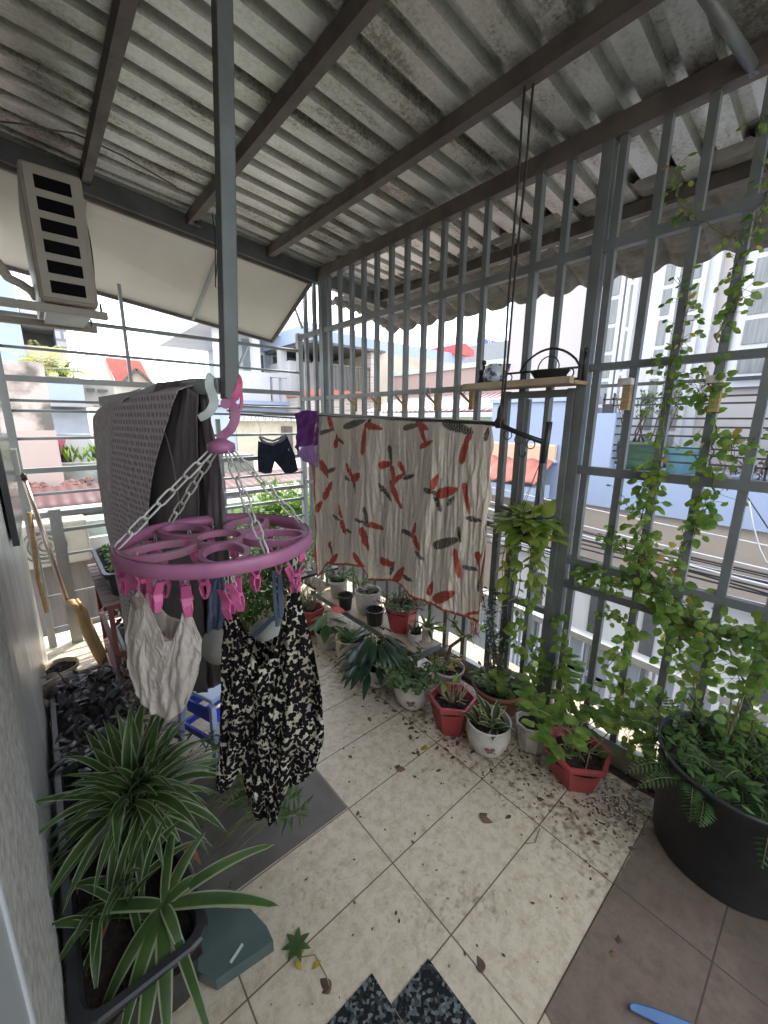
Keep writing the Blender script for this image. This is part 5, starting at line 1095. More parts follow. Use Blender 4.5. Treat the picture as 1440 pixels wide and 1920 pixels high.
for y0, r in ((.96, .05), (.86, .018), (.90, .018), (1.16, .018)): m.tube([V((X, y0+math.cos(k*.42)*r, z_+.055+abs(r-.018)*.9+math.sin(k*.42)*r)) for k in range(15)], .003, 5, closed=True)
for y in (.93, 1.09, 1.22): m.tube([(X, y, z_+.016), (X, y, z_+.075)], .004, 5)
m.build('iron_back', blackm, sh)
tp = thing('teapot', 'round white pot with a dark blue pattern on the left end of the shelf', 'pot', (1.74, 1.215, z_+.016)); c_ = V((1.745, 1.205, z_+.017))
MB().lathe([(.025, 0), (.045, .012), (.056, .045), (.048, .078), (.030, .092), (.034, .098), (.030, .10), (.01, .10)], 26, c_).build('body', porcelain, tp); m = MB(); m.tube([c_+V((0, -.05, .04)), c_+V((0, -.075, .07)), c_+V((0, -.08, .095))], [.010, .008, .007], 8); m.build('spout', porcelain, tp)
bw_ = thing('bowl', 'wide dark metal bowl on the right half of the shelf', 'bowl', (1.74, .93, z_+.016)); MB().lathe([(.03, 0), (.06, .015), (.082, .045), (.085, .047), (.080, .047), (.058, .018)], 26, V((1.75, .925, z_+.017))).build('bowl', mat('dark_bowl', (.05, .05, .055), .3, metal=.5), bw_)
tp2 = thing('small_figure', 'small dark ornament at the left end of the shelf', 'ornament', (1.74, 1.29, z_+.016)); MB().lathe([(.016, 0), (.020, .02), (.010, .045), (.014, .06), (.013, .075), (.001, .082)], 12, V((1.745, 1.285, z_+.017))).build('figure', blackm, tp2)
# wooden hooks rail on the fence
hk = thing('hook_rail', 'row of small wooden brackets with plastic hooks along the upper fence rail', 'rail', (1.82, 2, 1.66))
for y in (1.35, 1.55, 1.80, 2.02, 2.30, 2.5): pass
for y in (1.38, 1.63, 1.90, 2.15, 2.42):
    b = MB().box(1.795, y-.012, 1.56, 1.813, y+.012, 1.655).build('wood_bracket', wood, hk); m = MB(); m.bar((1.80, y+.08, 1.655), (1.80, y+.012, 1.60), .010); m.build('diagonal', wood, b)
    m = MB(); cy = y+.06; m.tube([V((1.79, cy+math.cos(k*.5)*.022, 1.66+math.sin(k*.5)*.028)) for k in range(9)], .003, 5); m.build('hook', chainm, hk)
for py_, zz_ in ((P(1175, 715, 0, 1.80), 0), (P(1345, 710, 0, 1.80), 0)):
    b = thing('wood_bracket', 'white plastic bracket over a wooden block on the %s fence bar among the vine' % ('left' if py_.y > .5 else 'right'), 'bracket', py_); MB().box(1.79, py_.y-.02, py_.z-.014, 1.825, py_.y+.03, py_.z+.012).build('clip', white_pl, b, bev=.002); MB().box(1.80, py_.y-.016, py_.z-.11, 1.833, py_.y+.012, py_.z-.015).build('wood_block', wood, b)
# hooks hanging along the back fence rail
hr = thing('hook_rail', 'thin dark rail with a row of small wire hooks along the back fence', 'rail', (1.2, 3.05, 1.57)); m = MB()
a_, b_ = P(432, 776, 1, 3.1), P(556, 784, 1, 3.1); MB().tube([a_, b_], .007, 6).build('rod', rust_steel, hr)
for i in range(9): q = lerp(a_, b_, (i+.6)/9.5); m.tube([q+V((math.sin(k*.7)*.012*(1+.4*math.sin(i*3)), 0, -.018-math.cos(k*.7)*.018)) for k in range(8)], .0018, 4)
m.build('wire_hook', blackm, hr); q = a_+V((-.005, 0, .01)); m = MB(); m.lathe([(.001, -.05), (.010, -.045), (.010, -.035), (.004, -.03), (.004, .03), (.011, .035), (.011, .045), (.001, .05)], 10, q); m.build('end_knob', blackm, hr)
# ---- clothes rod under the third purlin, with blanket
RA, RB = V((1.42, .745, 1.482)), V((1.16, 3.2, 1.565)); NT = V((1.42, .745, 1.425))
rod = thing('clothes_rod', 'dark clothes rod hung by ropes from the roof, with iron rings at its near end', 'clothes rod', RA)
rdir = (RB-RA).normalized(); NB = RA+rdir*.19
MB().tube([NT, lerp(NT, NB, .5)-V((0, 0, .003)), NB, NB+rdir*.06, RB], .0095, 10).build('rod', blackm, rod); ndir = (NB-NT).normalized()
MB().tube([NT+V((0, 0, -.075)), NT+V((0, -.006, 0)), NT+V((0, -.012, .075))], [.011, .013, .011], 8).build('end_grip', blackm, rod)
for t_ in (.055, .105, .155):
    q = NT+ndir*t_+V((0, 0, -.026)); m = MB(); m.tube([q+rdir*(math.cos(k*.4488)*.017)+V((0, 0, math.sin(k*.4488)*.017)) for k in range(14)], .0022, 5, closed=True); m.build('ring', blackm, rod)
q = NT+ndir*.085+V((0, 0, -.045)); m = MB(); m.tube([q+rdir*(math.cos(k*.45+3.1)*.013)+V((0, 0, -.02+math.sin(k*.45+3.1)*.02)) for k in range(8)], .0025, 5); m.build('hook', blackm, rod)
for k_, (dx, dy) in enumerate(((0, 0), (.012, -.02))):
    b = RA+rdir*.185+V((dx*.3, dy*.3, .005)); tp_ = V((1.44+dx, b.y+.02+dy, rz(1.44)-.03)); m = MB(); m.tube([b]+[lerp(b, tp_, k/8)+V((math.sin(k*2.1)*.003, math.cos(k*1.7)*.003, 0)) for k in range(1, 8)]+[tp_], .0042, 6); m.build('rope', rope_m, rod)
m = MB(); b = RA+rdir*.185; 
for i in range(3): m.tube([b+V((math.cos(k*.9)*.014, rdir.y*(i-1)*.010, math.sin(k*.9)*.016+.004)) for k in range(7)], .005, 6, closed=True)
m.lathe([(.001, .01), (.013, .02), (.011, .06), (.004, .075), (.001, .08)], 8, b); m.build('knot', rope_m, rod)
def plane_pt(px, py, p0, d):   # on the vertical plane through p0 along d
    n = d.cross(V((0, 0, 1))).normalized(); return PP(px, py, p0, n)
# blanket
MOT = [  # petals: (cx, cy, dx, dy half-vector, half width, colour) in crop coordinates of the photo
 (628, 560, 8, 30, 11, 0), (612, 597, 22, 8, 8, 1), (645, 640, 6, 28, 10, 0), (672, 640, 20, 10, 7, 1),
 (738, 563, 44, 14, 14, 1), (828, 577, 32, 8, 13, 0), (785, 640, 4, 56, 14, 0), (800, 560, 10, 18, 10, 1),
 (990, 575, 30, 8, 11, 1), (1040, 572, 26, 14, 13, 0), (1045, 612, 14, 34, 12, 0), (1060, 655, 30, 12, 11, 0), (1078, 648, 14, 10, 8, 1),
 (1200, 578, 60, 22, 20, 1), (1255, 610, 6, 26, 12, 0), (1232, 672, 18, 62, 16, 0), (1330, 610, 6, 26, 9, 1),
 (870, 745, 24, 6, 14, 0), (892, 700, 6, 36, 11, 1), (904, 790, 8, 36, 12, 0), (945, 762, 10, 26, 12, 0), (975, 800, 24, 7, 9, 1), (866, 868, 24, 32, 10, 1), (914, 880, 22, 54, 13, 0), (920, 810, 30, 22, 11, 0),
 (713, 772, 12, 28, 10, 0), (745, 800, 22, 14, 16, 0), (735, 838, 8, 30, 9, 1), (702, 806, 12, 8, 7, 1),
 (1102, 822, 12, 30, 11, 0), (1150, 865, 40, 12, 20, 0), (1078, 860, 24, 6, 11, 1), (1110, 912, 10, 34, 12, 1), (1165, 905, 12, 18, 8, 1),
 (598, 765, 10, 34, 13, 0), (607, 862, 14, 34, 12, 0), (575, 930, 8, 20, 12, 0), (625, 770, 14, 8, 8, 1),
 (1234, 895, 8, 60, 11, 0), (1262, 990, 28, 8, 10, 1), (668, 952, 8, 26, 10, 0), (650, 982, 20, 8, 7, 1), (684, 1022, 8, 28, 12, 0), (708, 1040, 12, 6, 7, 1),
 (792, 970, 6, 34, 10, 1), (828, 1020, 26, 10, 12, 0), (786, 1072, 10, 44, 15, 0), (766, 992, 20, 8, 7, 1), (800, 1012, 14, 10, 10, 1),
 (1000, 1035, 8, 28, 10, 0), (968, 1052, 28, 12, 10, 1), (1018, 1092, 16, 28, 15, 0), (1032, 1145, 14, 18, 9, 1),
 (1145, 1090, 50, 14, 19, 1), (1204, 1055, 6, 30, 9, 1), (1190, 1182, 6, 56, 13, 0), (622, 1120, 10, 26, 14, 0), (640, 1165, 18, 20, 14, 0), (757, 1165, 18, 28, 13, 0),
 (872, 1180, 28, 10, 16, 0), (895, 1205, 8, 26, 9, 1), (925, 1235, 22, 30, 16, 0), (970, 1246, 24, 7, 10, 1),
 (1280, 1172, 8, 32, 15, 0), (1245, 1208, 28, 8, 10, 1), (1290, 1265, 12, 36, 13, 1), (1308, 1222, 16, 12, 14, 0), (1070, 1290, 10, 26, 12, 0), (1125, 1325, 42, 16, 20, 0), (1250, 1400, 40, 8, 6, 0)]
bn_ = rdir.cross(V((0, 0, 1))).normalized(); 
def sz(px, py): p = PP(px, py, RA, bn_); return (p-RA).dot(rdir.normalized()), p.z
PET = []
for cx, cy, dx, dy, hw_, col_ in MOT:
    # orientation sign: choose slant by hash for variety, crossing both ways
    sgn = 1 if (cx*7+cy*3) % 5 else -1
    px, py = 360+cx/2.4, 560+cy/2.4; s0, z0 = sz(px, py); s1, z1 = sz(px+dx/2.4, py+sgn*dy/2.4); ax = (s1-s0, z1-z0); ln_ = math.hypot(*ax)
    if ln_ < 1e-4: continue
    PET.append((s0, z0, ax[0]/ln_, ax[1]/ln_, ln_*1.2, 1.12*hw_/2.4*(PP(px, py, RA, bn_)-CAM).dot(FW)/FPX, col_))
def petcol(s, z):
    for a, b, ux, uz, l_, w_, c in PET:
        dx, dz = s-a, z-b
        if abs(dx) > .15 or abs(dz) > .15: continue
        p = (dx*ux+dz*uz)/l_; q = (-dx*uz+dz*ux)/w_; r = p*p+q*q*max(.45, 1.0+.6*p)
        if r < 1:
            if c == 0: return (.52, .085, .055) if not (abs((p*7+abs(q)*1.3) % 1-.5) < .16 and r > .05) else (.60, .22, .16)
            return (.085, .07, .055) if abs((p*6+abs(q)*1.2) % 1-.5) > .17 else (.40, .36, .30)
    return None
bl = thing('blanket', 'crinkled off white blanket with red and brown leaf motifs draped over the clothes rod', 'blanket', RA+rdir*.9)
S0, _ = sz(592, 775); S1, _ = sz(925, 795); rg = random.Random(120)
botz = [(0, )]
BOT = [(592, 1078), (612, 1054), (681, 1058), (690, 1084), (735, 1086), (777, 1114), (839, 1143), (877, 1158), (905, 1160), (912, 1120)]
bz = []
for px, py in BOT: s_, z_ = sz(px, py); bz.append((s_, z_))
bz.sort(); bz[0] = (min(S0, S1), bz[0][1]); bz[-1] = (max(S0, S1), bz[-1][1])
sa_, sb_ = min(S0, S1)-.0, max(S0, S1)
ph_ = [rg.uniform(0, 6.28) for _ in range(12)]
def crk(s, z):
    a = .011*NZ.noise(V((s*42, z*4.5, 0)))+.008*NZ.noise(V((s*85, z*10, 7)))+.004*NZ.noise(V((s*150, z*40, 3)))
    a *= .85; return a+.012*math.sin(s*13+1.5*z)+.008*math.sin(s*31+z*4)
nU, nV = 460, 170
m = MB(); n_out = -bn_ if bn_.dot(RH*-1+FH*-1) < 0 else bn_
n_out = n_out if n_out.dot(-V((RA.x, RA.y, 0))) > 0 else -n_out
def blk(u, v, side=1, zb=None):
    s = lerp(sa_, sb_, u); zr = (RA+rdir*s).z+.012; zbt = pw(bz, s)[0] if zb is None else zb(s)
    f = v; z = lerp(zr, zbt, f); near = min(1, f*6)
    sw = .010*math.sin(z*8+s*2)*(f)*(1 if abs(u-.5) > .4 else .6)
    off = side*(.013*min(1, f*14)**.5+.012*f)+crk(s, z)*near
    p = RA+rdir*(s+sw+(.010*math.sin(z*30) if u in (0, 1) else 0)); return V((p.x, p.y, z))+n_out*off
m.grid(blk, nU, nV)
for j in range(nV+1):
    for i in range(nU+1):
        s = lerp(sa_, sb_, i/nU); p = m.v[j*(nU+1)+i]; c = petcol(s, p.z)
        if c is None: c = (.80, .72, .60)
        k = .93+.07*math.sin(s*50+p.z*3)
        if j > nV*.985 or i > nU*.992: c = (.50, .14, .09)
        m.col[j*(nU+1)+i] = tuple(q*k for q in c)
m.build('front_flap', attrmat('printed_blanket', trans=.42), bl, solid=.0015)
m = MB(); zbk = lambda s: lerp(.46, .93, min(1, max(0, (sb_-s)/(sb_-sa_)))) if False else (1.0 if s < (sa_+sb_)/2 else .50)
def bck(u, v):
    s = lerp(sa_+.02, sb_+.075, u); zr = (RA+rdir*s).z+.010; zt = (pw(bz, s)[0]+.07 if s < sb_ else .80+.03*math.sin(s*60)); z = lerp(zr, zt, v); p = RA+rdir*s; return V((p.x, p.y, z))-n_out*(.012*min(1, v*14)**.5+.02*v)+n_out*crk(s, z)*min(1, v*6)
m.grid(bck, 220, 60); m.build('back_flap', mat('faded_orange_back', (.46, .30, .20), .95, (.40, .16, .10), 7, .9, trans=.35, lo=.30, hi=.42), bl, solid=.0015)
m = MB(); q = PP(893, 1165, RA, bn_); 
for i in range(16): b = q+V((rg.uniform(-.02, .02), rg.uniform(-.02, .02), 0)); m.tube([b, b+V((rg.uniform(-.01, .01), rg.uniform(-.012, .012), -.04)), b+V((rg.uniform(-.02, .02), rg.uniform(-.02, .02), -.075))], .002, 4)
m.build('tassel', mat('faded_red_thread', (.34, .16, .12), .9), bl)
# purple cloth on the rod
def ruled(T, H, p0, n, nu, nv, fold, mid=None, seed=0, back=False, edge=.0, depth=.0, uvs=False, wrap=0):
    """cloth between a top and a bottom outline, each [(u, px, py)], on the vertical plane p0/n, with folds"""
    m = MB(); rg = random.Random(seed); f = [rg.uniform(0, 6.28) for _ in range(6)]
    def fn(u, v):
        t = pw(T, u); h = pw(H, u); px, py = lerp(t[0], h[0], v), lerp(t[1], h[1], v)
        if mid: mm_ = pw(mid, u); px += (mm_[0]-(t[0]+h[0])/2)*4*v*(1-v); py += 0
        p = PP(px, py, p0, n); s = p.dot(n.cross(V((0, 0, 1))))
        off = fold*(math.sin(u*9+f[0]+v*1.2)*.6+math.sin(u*23+f[1]+2*math.sin(v*3+f[2]))*.45+math.sin(u*47+f[3]+v*4)*.22)*(.25+.75*min(1, v*2.2))
        off += fold*.35*math.sin(v*17+u*11+f[4])*math.sin(u*5+f[5])+depth*math.sin(math.pi*u)+fold*.8*NZ.noise(V((u*13+v*3, v*5, seed)))+fold*.35*NZ.noise(V((u*34, v*19, seed+9)))
        if wrap and v < .07: t2 = 1-v/.07; off = off*(1-t2)-wrap*math.sin(t2*1.57); p = p+V((0, 0, -.010*t2**3))
        return p+n*off
    uvf = None
    if uvs:
        q0 = PP(*pw(T, 0), p0, n); hh = n.cross(V((0, 0, 1))).normalized()
        def uvf(u, v): p = fn(u, v); return ((p-q0).dot(hh), p.z)
    m.grid(fn, nu, nv, uvf); return m
n0 = n_out; prp = thing('purple_cloth', 'small purple and lilac garment on the clothes rod left of the blanket', 'clothing', RA+rdir*1.8)
ruled([(0, 553, 775), (.5, 574, 769), (1, 597, 771)], [(0, 560, 858), (.35, 556, 838), (1, 600, 835)], RA+n_out*.02, n0, 24, 30, .012, seed=5).build('body', purple, prp, solid=.003)
ruled([(0, 556, 848), (.5, 570, 838), (1, 598, 830)], [(0, 566, 862), (.35, 578, 868), (.8, 592, 876), (1, 596, 875)], RA+n_out*.024, n0, 18, 10, .006, seed=6).build('lilac_hem', lilac, prp, solid=.003)
# navy shorts
shp = P(520, 850, 1, 2.95); sn = V((-.35, -.94, 0)).normalized(); srt = thing('shorts', 'small navy blue shorts with a grey waistband hanging near the back fence', 'clothing', P(520, 815, 1, 2.95))
def twoface(nm, T, H, p0, n, th, mt, t, **k):
    m = ruled(T, H, p0+n*th, n, 16, 18, .006, seed=3, depth=.02, **k); m2 = ruled(T, H, p0-n*th, n, 16, 18, .006, seed=4, depth=-.02, **k); 
    m.build(nm, mt, t, solid=.003); m2.build(nm, mt, t, solid=.003)
twoface('body', [(0, 484, 827), (.5, 512, 836), (1, 538, 817)], [(0, 483, 858), (.5, 513, 862), (1, 552, 850)], shp, sn, .012, navy, srt)
twoface('leg', [(0, 483, 857), (1, 516, 861)], [(0, 484, 884), (.5, 497, 888), (1, 509, 887)], shp, sn, .011, navy, srt)
twoface('leg', [(0, 512, 861), (1, 552, 849)], [(0, 534, 887), (.5, 546, 887), (1, 559, 882)], shp, sn, .011, navy, srt)
m = MB(); wb = [(487, 818), (491, 826), (500, 831), (512, 833), (523, 829), (532, 822), (536, 814)]
m.tube([PP(x, y, shp+sn*.02, sn) for x, y in wb], .013, 8); m.build('waistband', greywaist, srt); m = MB(); m.tube([PP(x, y, shp-sn*.03, sn) for x, y in ((487, 818), (500, 824), (512, 827), (524, 822), (536, 814))], .008, 8); m.build('waistband', greywaist, srt)
m = MB(); m.lathe([(.001, 0), (.006, 0), (.006, .002)], 8); q = PP(541, 843, shp+sn*.035, sn); m = MB(); m.bar(q+V((0, 0, -.008)), q+V((0, 0, .008)), .008, .003); m.build('badge', white_pl, srt)
m = MB(); 
for x, y in ((489, 817), (534, 814)): q = PP(x, y, shp, sn); m.tube([q, V((q.x, q.y+.0, q.z+.06)), V((q.x, q.y+.14, 1.575))], .0015, 4)
m.build('loop', steel_light, srt)
# ---- cloths on the arm of the hanging post
an = ad_.cross(V((0, 0, 1))).normalized(); an = an if an.dot(V((-1, -.2, 0))) > 0 else -an
pA = AA
def oncloth(px, py): return PP(px, py, pA, an)
tw1 = thing('checked_towel', 'mauve checked towel folded over the metal arm, hanging beside the grey trousers', 'towel', oncloth(250, 730))
ruled([(0, 221, 722), (.3, 250, 709), (.75, 305, 699), (1, 348, 697)], [(0, 262, 1310), (.3, 272, 1300), (1, 300, 1180)], pA+an*.045, an, 60, 70, .0045, mid=[(0, 212, 0), (.5, 243, 0), (1, 281, 0)], seed=11, uvs=True, wrap=.07).build('front_flap', towelm, tw1, solid=.003)
tw2 = thing('wrinkled_towel', 'pale crinkled waffle towel hanging left of the mauve checked towel', 'towel', oncloth(200, 740))
ruled([(0, 174, 752), (.3, 183, 738), (1, 232, 720)], [(0, 236, 1165), (.5, 250, 1170), (1, 268, 1150)], pA+an*.034, an, 70, 60, .006, mid=[(0, 193, 0), (1, 225, 0)], seed=12, wrap=.05).build('front_flap', wafer, tw2, solid=.003)
tr1 = thing('trousers', 'dark grey trousers with pale seams hanging from the arm behind the pink hanger', 'clothing', oncloth(350, 740))
ruled([(0, 300, 718), (.4, 335, 714), (1, 370, 738)], [(0, 240, 1200), (.5, 300, 1290), (1, 385, 1300)], pA+an*.020, an, 60, 50, .010, mid=[(0, 238, 0), (.5, 322, 0), (1, 372, 0)], seed=13).build('near_leg', darkcloth, tr1, solid=.003)
ruled([(0, 345, 730), (.5, 368, 735), (1, 388, 742)], [(0, 340, 1300), (.5, 400, 1290), (1, 432, 1270)], pA+an*.0, an, 50, 50, .012, mid=[(0, 352, 0), (.5, 392, 0), (1, 424, 0)], seed=14).build('far_leg', browncloth, tr1, solid=.003)
m = MB(); m.tube([PP(x, y, pA+an*.036, an) for x, y in ((302, 790), (315, 830), (325, 870), (332, 915), (337, 960), (338, 1010))], .0016, 4); m.build('seam', mat('pale_seam', (.24, .21, .21), .9), tr1)
m = MB(); m.tube([AB+V((0, 0, 0)), AB+V((0, .0, 0))+V((0, .3, 0))], .01, 5)
# ================================================================== PINK ROUND HANGER
HC = CAM+ray(412, 1012)/FPX*.90; HR = 182*.90/FPX*.93
hg_ = thing('clothes_hanger', 'round pink plastic clothes hanger with many clips hanging from the post', 'hanger', HC)
m = MB(); pr = [(HR-.017, -.002), (HR-.013, -.0125), (HR-.002, -.014), (HR+.001, -.012), (HR+.001, .010), (HR-.003, .014), (HR-.010, .014), (HR-.014, .009), (HR-.017, .006)]
n_ = 96
for k in range(n_):
    a = 2*math.pi*k/n_
    for r, z in pr: m.v.append(HC+V((math.cos(a)*r, math.sin(a)*r, z)))
L9 = len(pr)
for k in range(n_):
    k2 = (k+1) % n_
    for i in range(L9): j = (i+1) % L9; m.face((k*L9+i, k2*L9+i, k2*L9+j, k*L9+j), smooth=True)
m.build('outer_ring', pinkp, hg_)
m = MB(); m.tube([HC+V((math.cos(k*2*math.pi/80)*(HR-.0055), math.sin(k*2*math.pi/80)*(HR-.0055), .0146)) for k in range(80)], .0012, 4, closed=True); m.build('groove_line', mat('worn_grey_line', (.16, .06, .11), .7), hg_)
def loop(c, a, ra, rb, w_, h, z0, nn=40):   # elliptical flat band, long axis along angle a
    m = MB(); ca, sa_2 = math.cos(a), math.sin(a)
    for k in range(nn):
        t = 2*math.pi*k/nn; x, y = math.cos(t), math.sin(t)
        for (e, z) in ((-w_/2, -h/2), (w_/2, -h/2), (w_/2, h/2), (-w_/2, h/2)):
            X_, Y_ = x*(ra+e), y*(rb+e); m.v.append(c+V((X_*ca-Y_*sa_2, X_*sa_2+Y_*ca, z0+z)))
    for k in range(nn):
        k2 = (k+1) % nn
        for i in range(4): j = (i+1) % 4; m.face((k*4+i, k2*4+i, k2*4+j, k*4+j), smooth=False)
    return m
hc2 = HC
loop(hc2, 0, .052, .052, .014, .015, .002).build('centre_ring', pinkdusty, hg_, bev=.0015)
A0 = math.atan2(RH.y, RH.x)
for k in range(5):
    a = A0+R(8)+k*2*math.pi/5; c = hc2+V((math.cos(a)*(.058+HR-.018)/2, math.sin(a)*(.058+HR-.018)/2, 0)); ra = (HR-.018-.058)/2+.003
    loop(c, a, ra, .043, .0125, .016, .001).build('petal', pinkdusty if k % 2 else pinkp, hg_, bev=.0015)
# cap, chains, hook
CT = CAM+ray(418, 838)/FPX*.90; CT = V((lerp(CT.x, HC.x, .15), lerp(CT.y, HC.y, .15), CT.z))
m = MB(); m.lathe([(.010, -.013), (.026, -.012), (.030, -.004), (.029, .008), (.018, .014), (.008, .020)], 20, CT); m.build('cap_dome', pinkp, hg_); m = MB(); m.bar(CT-CR*.024+V((0, 0, -.003)), CT+CR*.024+V((0, 0, -.003)), .030, .022); m.build('cap', pinkp, hg_, bev=.004)
def chain(p, q, nl, r=.0023, lw=.0072, fade=0):
    m = MB(); d = (q-p); Lk = d.length/nl; d.normalize(); s1_ = d.cross(V((.3, .8, .1))).normalized(); s2_ = d.cross(s1_)
    for i in range(nl):
        c = p+d*Lk*(i+.5); s_ = s1_ if i % 2 else (s2_*.75+s1_*.6).normalized(); hl = Lk*.5+r*.9; pts = []
        for (t, e) in ((-hl, 0), (-hl*.88, .8), (-hl*.6, 1), (hl*.6, 1), (hl*.88, .8), (hl, 0), (hl*.88, -.8), (hl*.6, -1), (-hl*.6, -1), (-hl*.88, -.8)): pts.append(c+d*t+s_*(lw*e))
        m.tube(pts, r, 6, closed=True)
    return m
for k in range(4):
    a = A0+R(150)+(k)*math.pi/2+R(60)*0; a = A0+R([212, 148, 318, 32][k]); e = HC+V((math.cos(a)*(HR-.009), math.sin(a)*(HR-.009), .012)); s_ = CT+V((math.cos(a)*.022, math.sin(a)*.022, -.008))
    chain(s_, e, 7).build('chain', chainm, hg_)
hd = (CT-CAM).dot(FW); HP = lambda x, y, d=0: CAM+ray(x, y)/FPX*(hd+d)
def ribbonize(pts, ws, th, mt, nm, par):
    m = MB(); n = len(pts); view = (pts[n//2]-CAM).normalized()
    for i, p in enumerate(pts):
        d = (pts[min(i+1, n-1)]-pts[max(0, i-1)]).normalized(); s_ = d.cross(view).normalized(); w_ = ws[i]/2
        for e, f in ((-w_, -th/2), (w_, -th/2), (w_, th/2), (-w_, th/2)): m.v.append(p+s_*e+view*f)
    for i in range(n-1):
        for k in range(4): j = (k+1) % 4; m.face((i*4+k, (i+1)*4+k, (i+1)*4+j, i*4+j), smooth=False)
    m.face((0, 1, 2, 3)); m.face([(n-1)*4+k for k in (3, 2, 1, 0)]); return m.build(nm, mt, par, bev=.002)
def spl(pts, n=6):
    out = []
    for i in range(len(pts)-1):
        p0, p1, p2, p3 = pts[max(0, i-1)], pts[i], pts[i+1], pts[min(len(pts)-1, i+2)]
        for k in range(n):
            t = k/n; out.append(tuple(.5*((2*b)+(-a+c)*t+(2*a-5*b+4*c-d)*t*t+(-a+3*b-3*c+d)*t**3) for a, b, c, d in zip(p0, p1, p2, p3)))
    out.append(pts[-1]); return out
hk_px = spl([(416, 830), (418, 818), (432, 805), (440, 788), (441, 772), (434, 758), (424, 752)]); ribbonize([HP(x, y) for x, y in hk_px], [.020]*len(hk_px), .014, pinkp, 'hook_stem', hg_)
hk_px = spl([(420, 756), (434, 750), (444, 738), (449, 722), (447, 708), (441, 702)]); ribbonize([HP(x, y, .03) for x, y in hk_px], [.020-.0003*i for i in range(len(hk_px))], .012, mat('deep_pink_plastic', (.50, .07, .17), .4), 'jaw', hg_)
hk_px = spl([(451, 735), (453, 750), (451, 768)]); ribbonize([HP(x, y, .03) for x, y in hk_px], [.008]*len(hk_px), .006, bpy.data.materials['deep_pink_plastic'], 'lever_tip', hg_)
hk_px = spl([(373, 784), (380, 781), (393, 772), (401, 757), (399, 742), (393, 725), (393, 708), (397, 702)]); ribbonize([HP(x, y, -.03) for x, y in hk_px], [.014+.005*math.sin(i/len(hk_px)*3.1) for i in range(len(hk_px))], .012, hookgrey, 'grey_jaw', hg_)
m = MB(); q = HP(423, 757, -.008); vd = (q-CAM).normalized(); m.tube([q-vd*.012, q+vd*.03], .011, 14); m.build('pivot', pinkp, hg_)
# clips: one template, copied
cl0 = None
def make_clip():
    m = MB(); out = []
    for s in (-1, 1):     # two levers crossing at the spring
        pts = [(s*.0015, -.032), (s*.005, -.022), (s*.0075, -.010), (s*.0045, .002), (s*.010, .014), (s*.017, .028)]
        ws = [.010, .013, .015, .016, .015, .014]; o = len(m.v); n = len(pts)
        for i, (x, z) in enumerate(pts):
            for (e, f) in ((-ws[i]/2, -.0015), (ws[i]/2, -.0015), (ws[i]/2, .0015), (-ws[i]/2, .0015)): m.v.append(V((x+f, e, z)))
        for i in range(n-1):
            for k in range(4): j = (k+1) % 4; m.face((o+i*4+k, o+(i+1)*4+k, o+(i+1)*4+j, o+i*4+j))
        m.face((o, o+1, o+2, o+3)); m.face([o+(n-1)*4+k for k in (3, 2, 1, 0)])
        for e in (-.006, .006): m.tube([V((s*.005, e, -.022)), V((s*.008, e, -.008))], .002, 5)
    m.tube([V((0, -.010, 0)), V((0, .010, 0))], .0042, 8); return m
def clip_at(p, rz_, rx=0, linkl=.03, sc=1.0):
    global cl0
    top = V((p.x, p.y, HC.z-.012)); 
    if cl0 is None:
        m = make_clip(); cl0 = m.build('clip', clipm); cl0.parent = hg_; o = cl0
        lk = MB(); lk.tube([V((.0, .004*math.cos(k), .006*math.sin(k)+.020)) for k in [i*.785 for i in range(8)]], .0013, 5, closed=True); lk.tube([V((.004*math.cos(k), 0, .0065*math.sin(k)+.031)) for k in [i*.785 for i in range(8)]], .0013, 5, closed=True); lk.tube([V((.0, .004*math.cos(k), .006*math.sin(k)+.042)) for k in [i*.785 for i in range(8)]], .0013, 5, closed=True)
        l_ = lk.build('link', chainm); l_.parent = cl0
    else:
        o = cl0.copy(); COL.objects.link(o); o.parent = hg_
        for ch in [x for x in bpy.data.objects if x.parent == cl0]: c2 = ch.copy(); COL.objects.link(c2); c2.parent = o
    o.location = p-V(hg_.location); o.rotation_euler = (rx, 0, rz_); o.scale = (sc, sc, sc); return o
rg = random.Random(140)
used = []
for (x, y, s_) in ((262, 1088, .3), (350, 1122, 1.4), (428, 1128, .6), (553, 1092, 2.2)):
    p = PD(x, y, {262: .76, 350: .745, 428: .78, 553: .92}[x]); used.append(p); clip_at(p, s_, 0, sc=1.25)
for k in range(16):
    a = k*2*math.pi/16+.2; r = HR*(.92 if k % 2 else .62); q = HC+V((math.cos(a)*r, math.sin(a)*r, -.055+rg.uniform(-.006, .006)))
    if min((V((q.x-u.x, q.y-u.y, 0))).length for u in used) < .035: continue
    clip_at(q, rg.uniform(0, 3.1), rg.uniform(-.25, .25), sc=1.05)
# ---- clothes in the clips
def cloth_thing(nm, label, T, H, dist, mt, mid=None, th=.012, fold=.010, nu=110, nv=90, seed=1, uvs=False, part='front', back=True, TB=None, depth=.014):
    p0 = FH*dist; n = -FH; c = PP(H[len(H)//2][1], H[len(H)//2][2], p0, n); t = thing(nm, label, 'clothing', PP(T[len(T)//2][1], T[len(T)//2][2], p0, n))
    ruled(T, H, p0+n*th, n, nu, nv, fold, mid, seed, uvs=uvs, depth=depth).build(part, mt, t, solid=.0015)
    if back: ruled(TB or T, H, p0-n*th*.6, n, nu, nv//2, fold*.8, mid, seed+50, uvs=uvs, depth=-depth).build('back', mt, t, solid=.0015)
    return t, p0, n
LT = [(0, 418, 1168), (.06, 424, 1150), (.12, 441, 1148), (.24, 455, 1190), (.38, 474, 1226), (.47, 488, 1243), (.54, 498, 1242), (.64, 516, 1222), (.75, 532, 1160), (.85, 541, 1112), (.92, 562, 1108), (1, 572, 1165)]
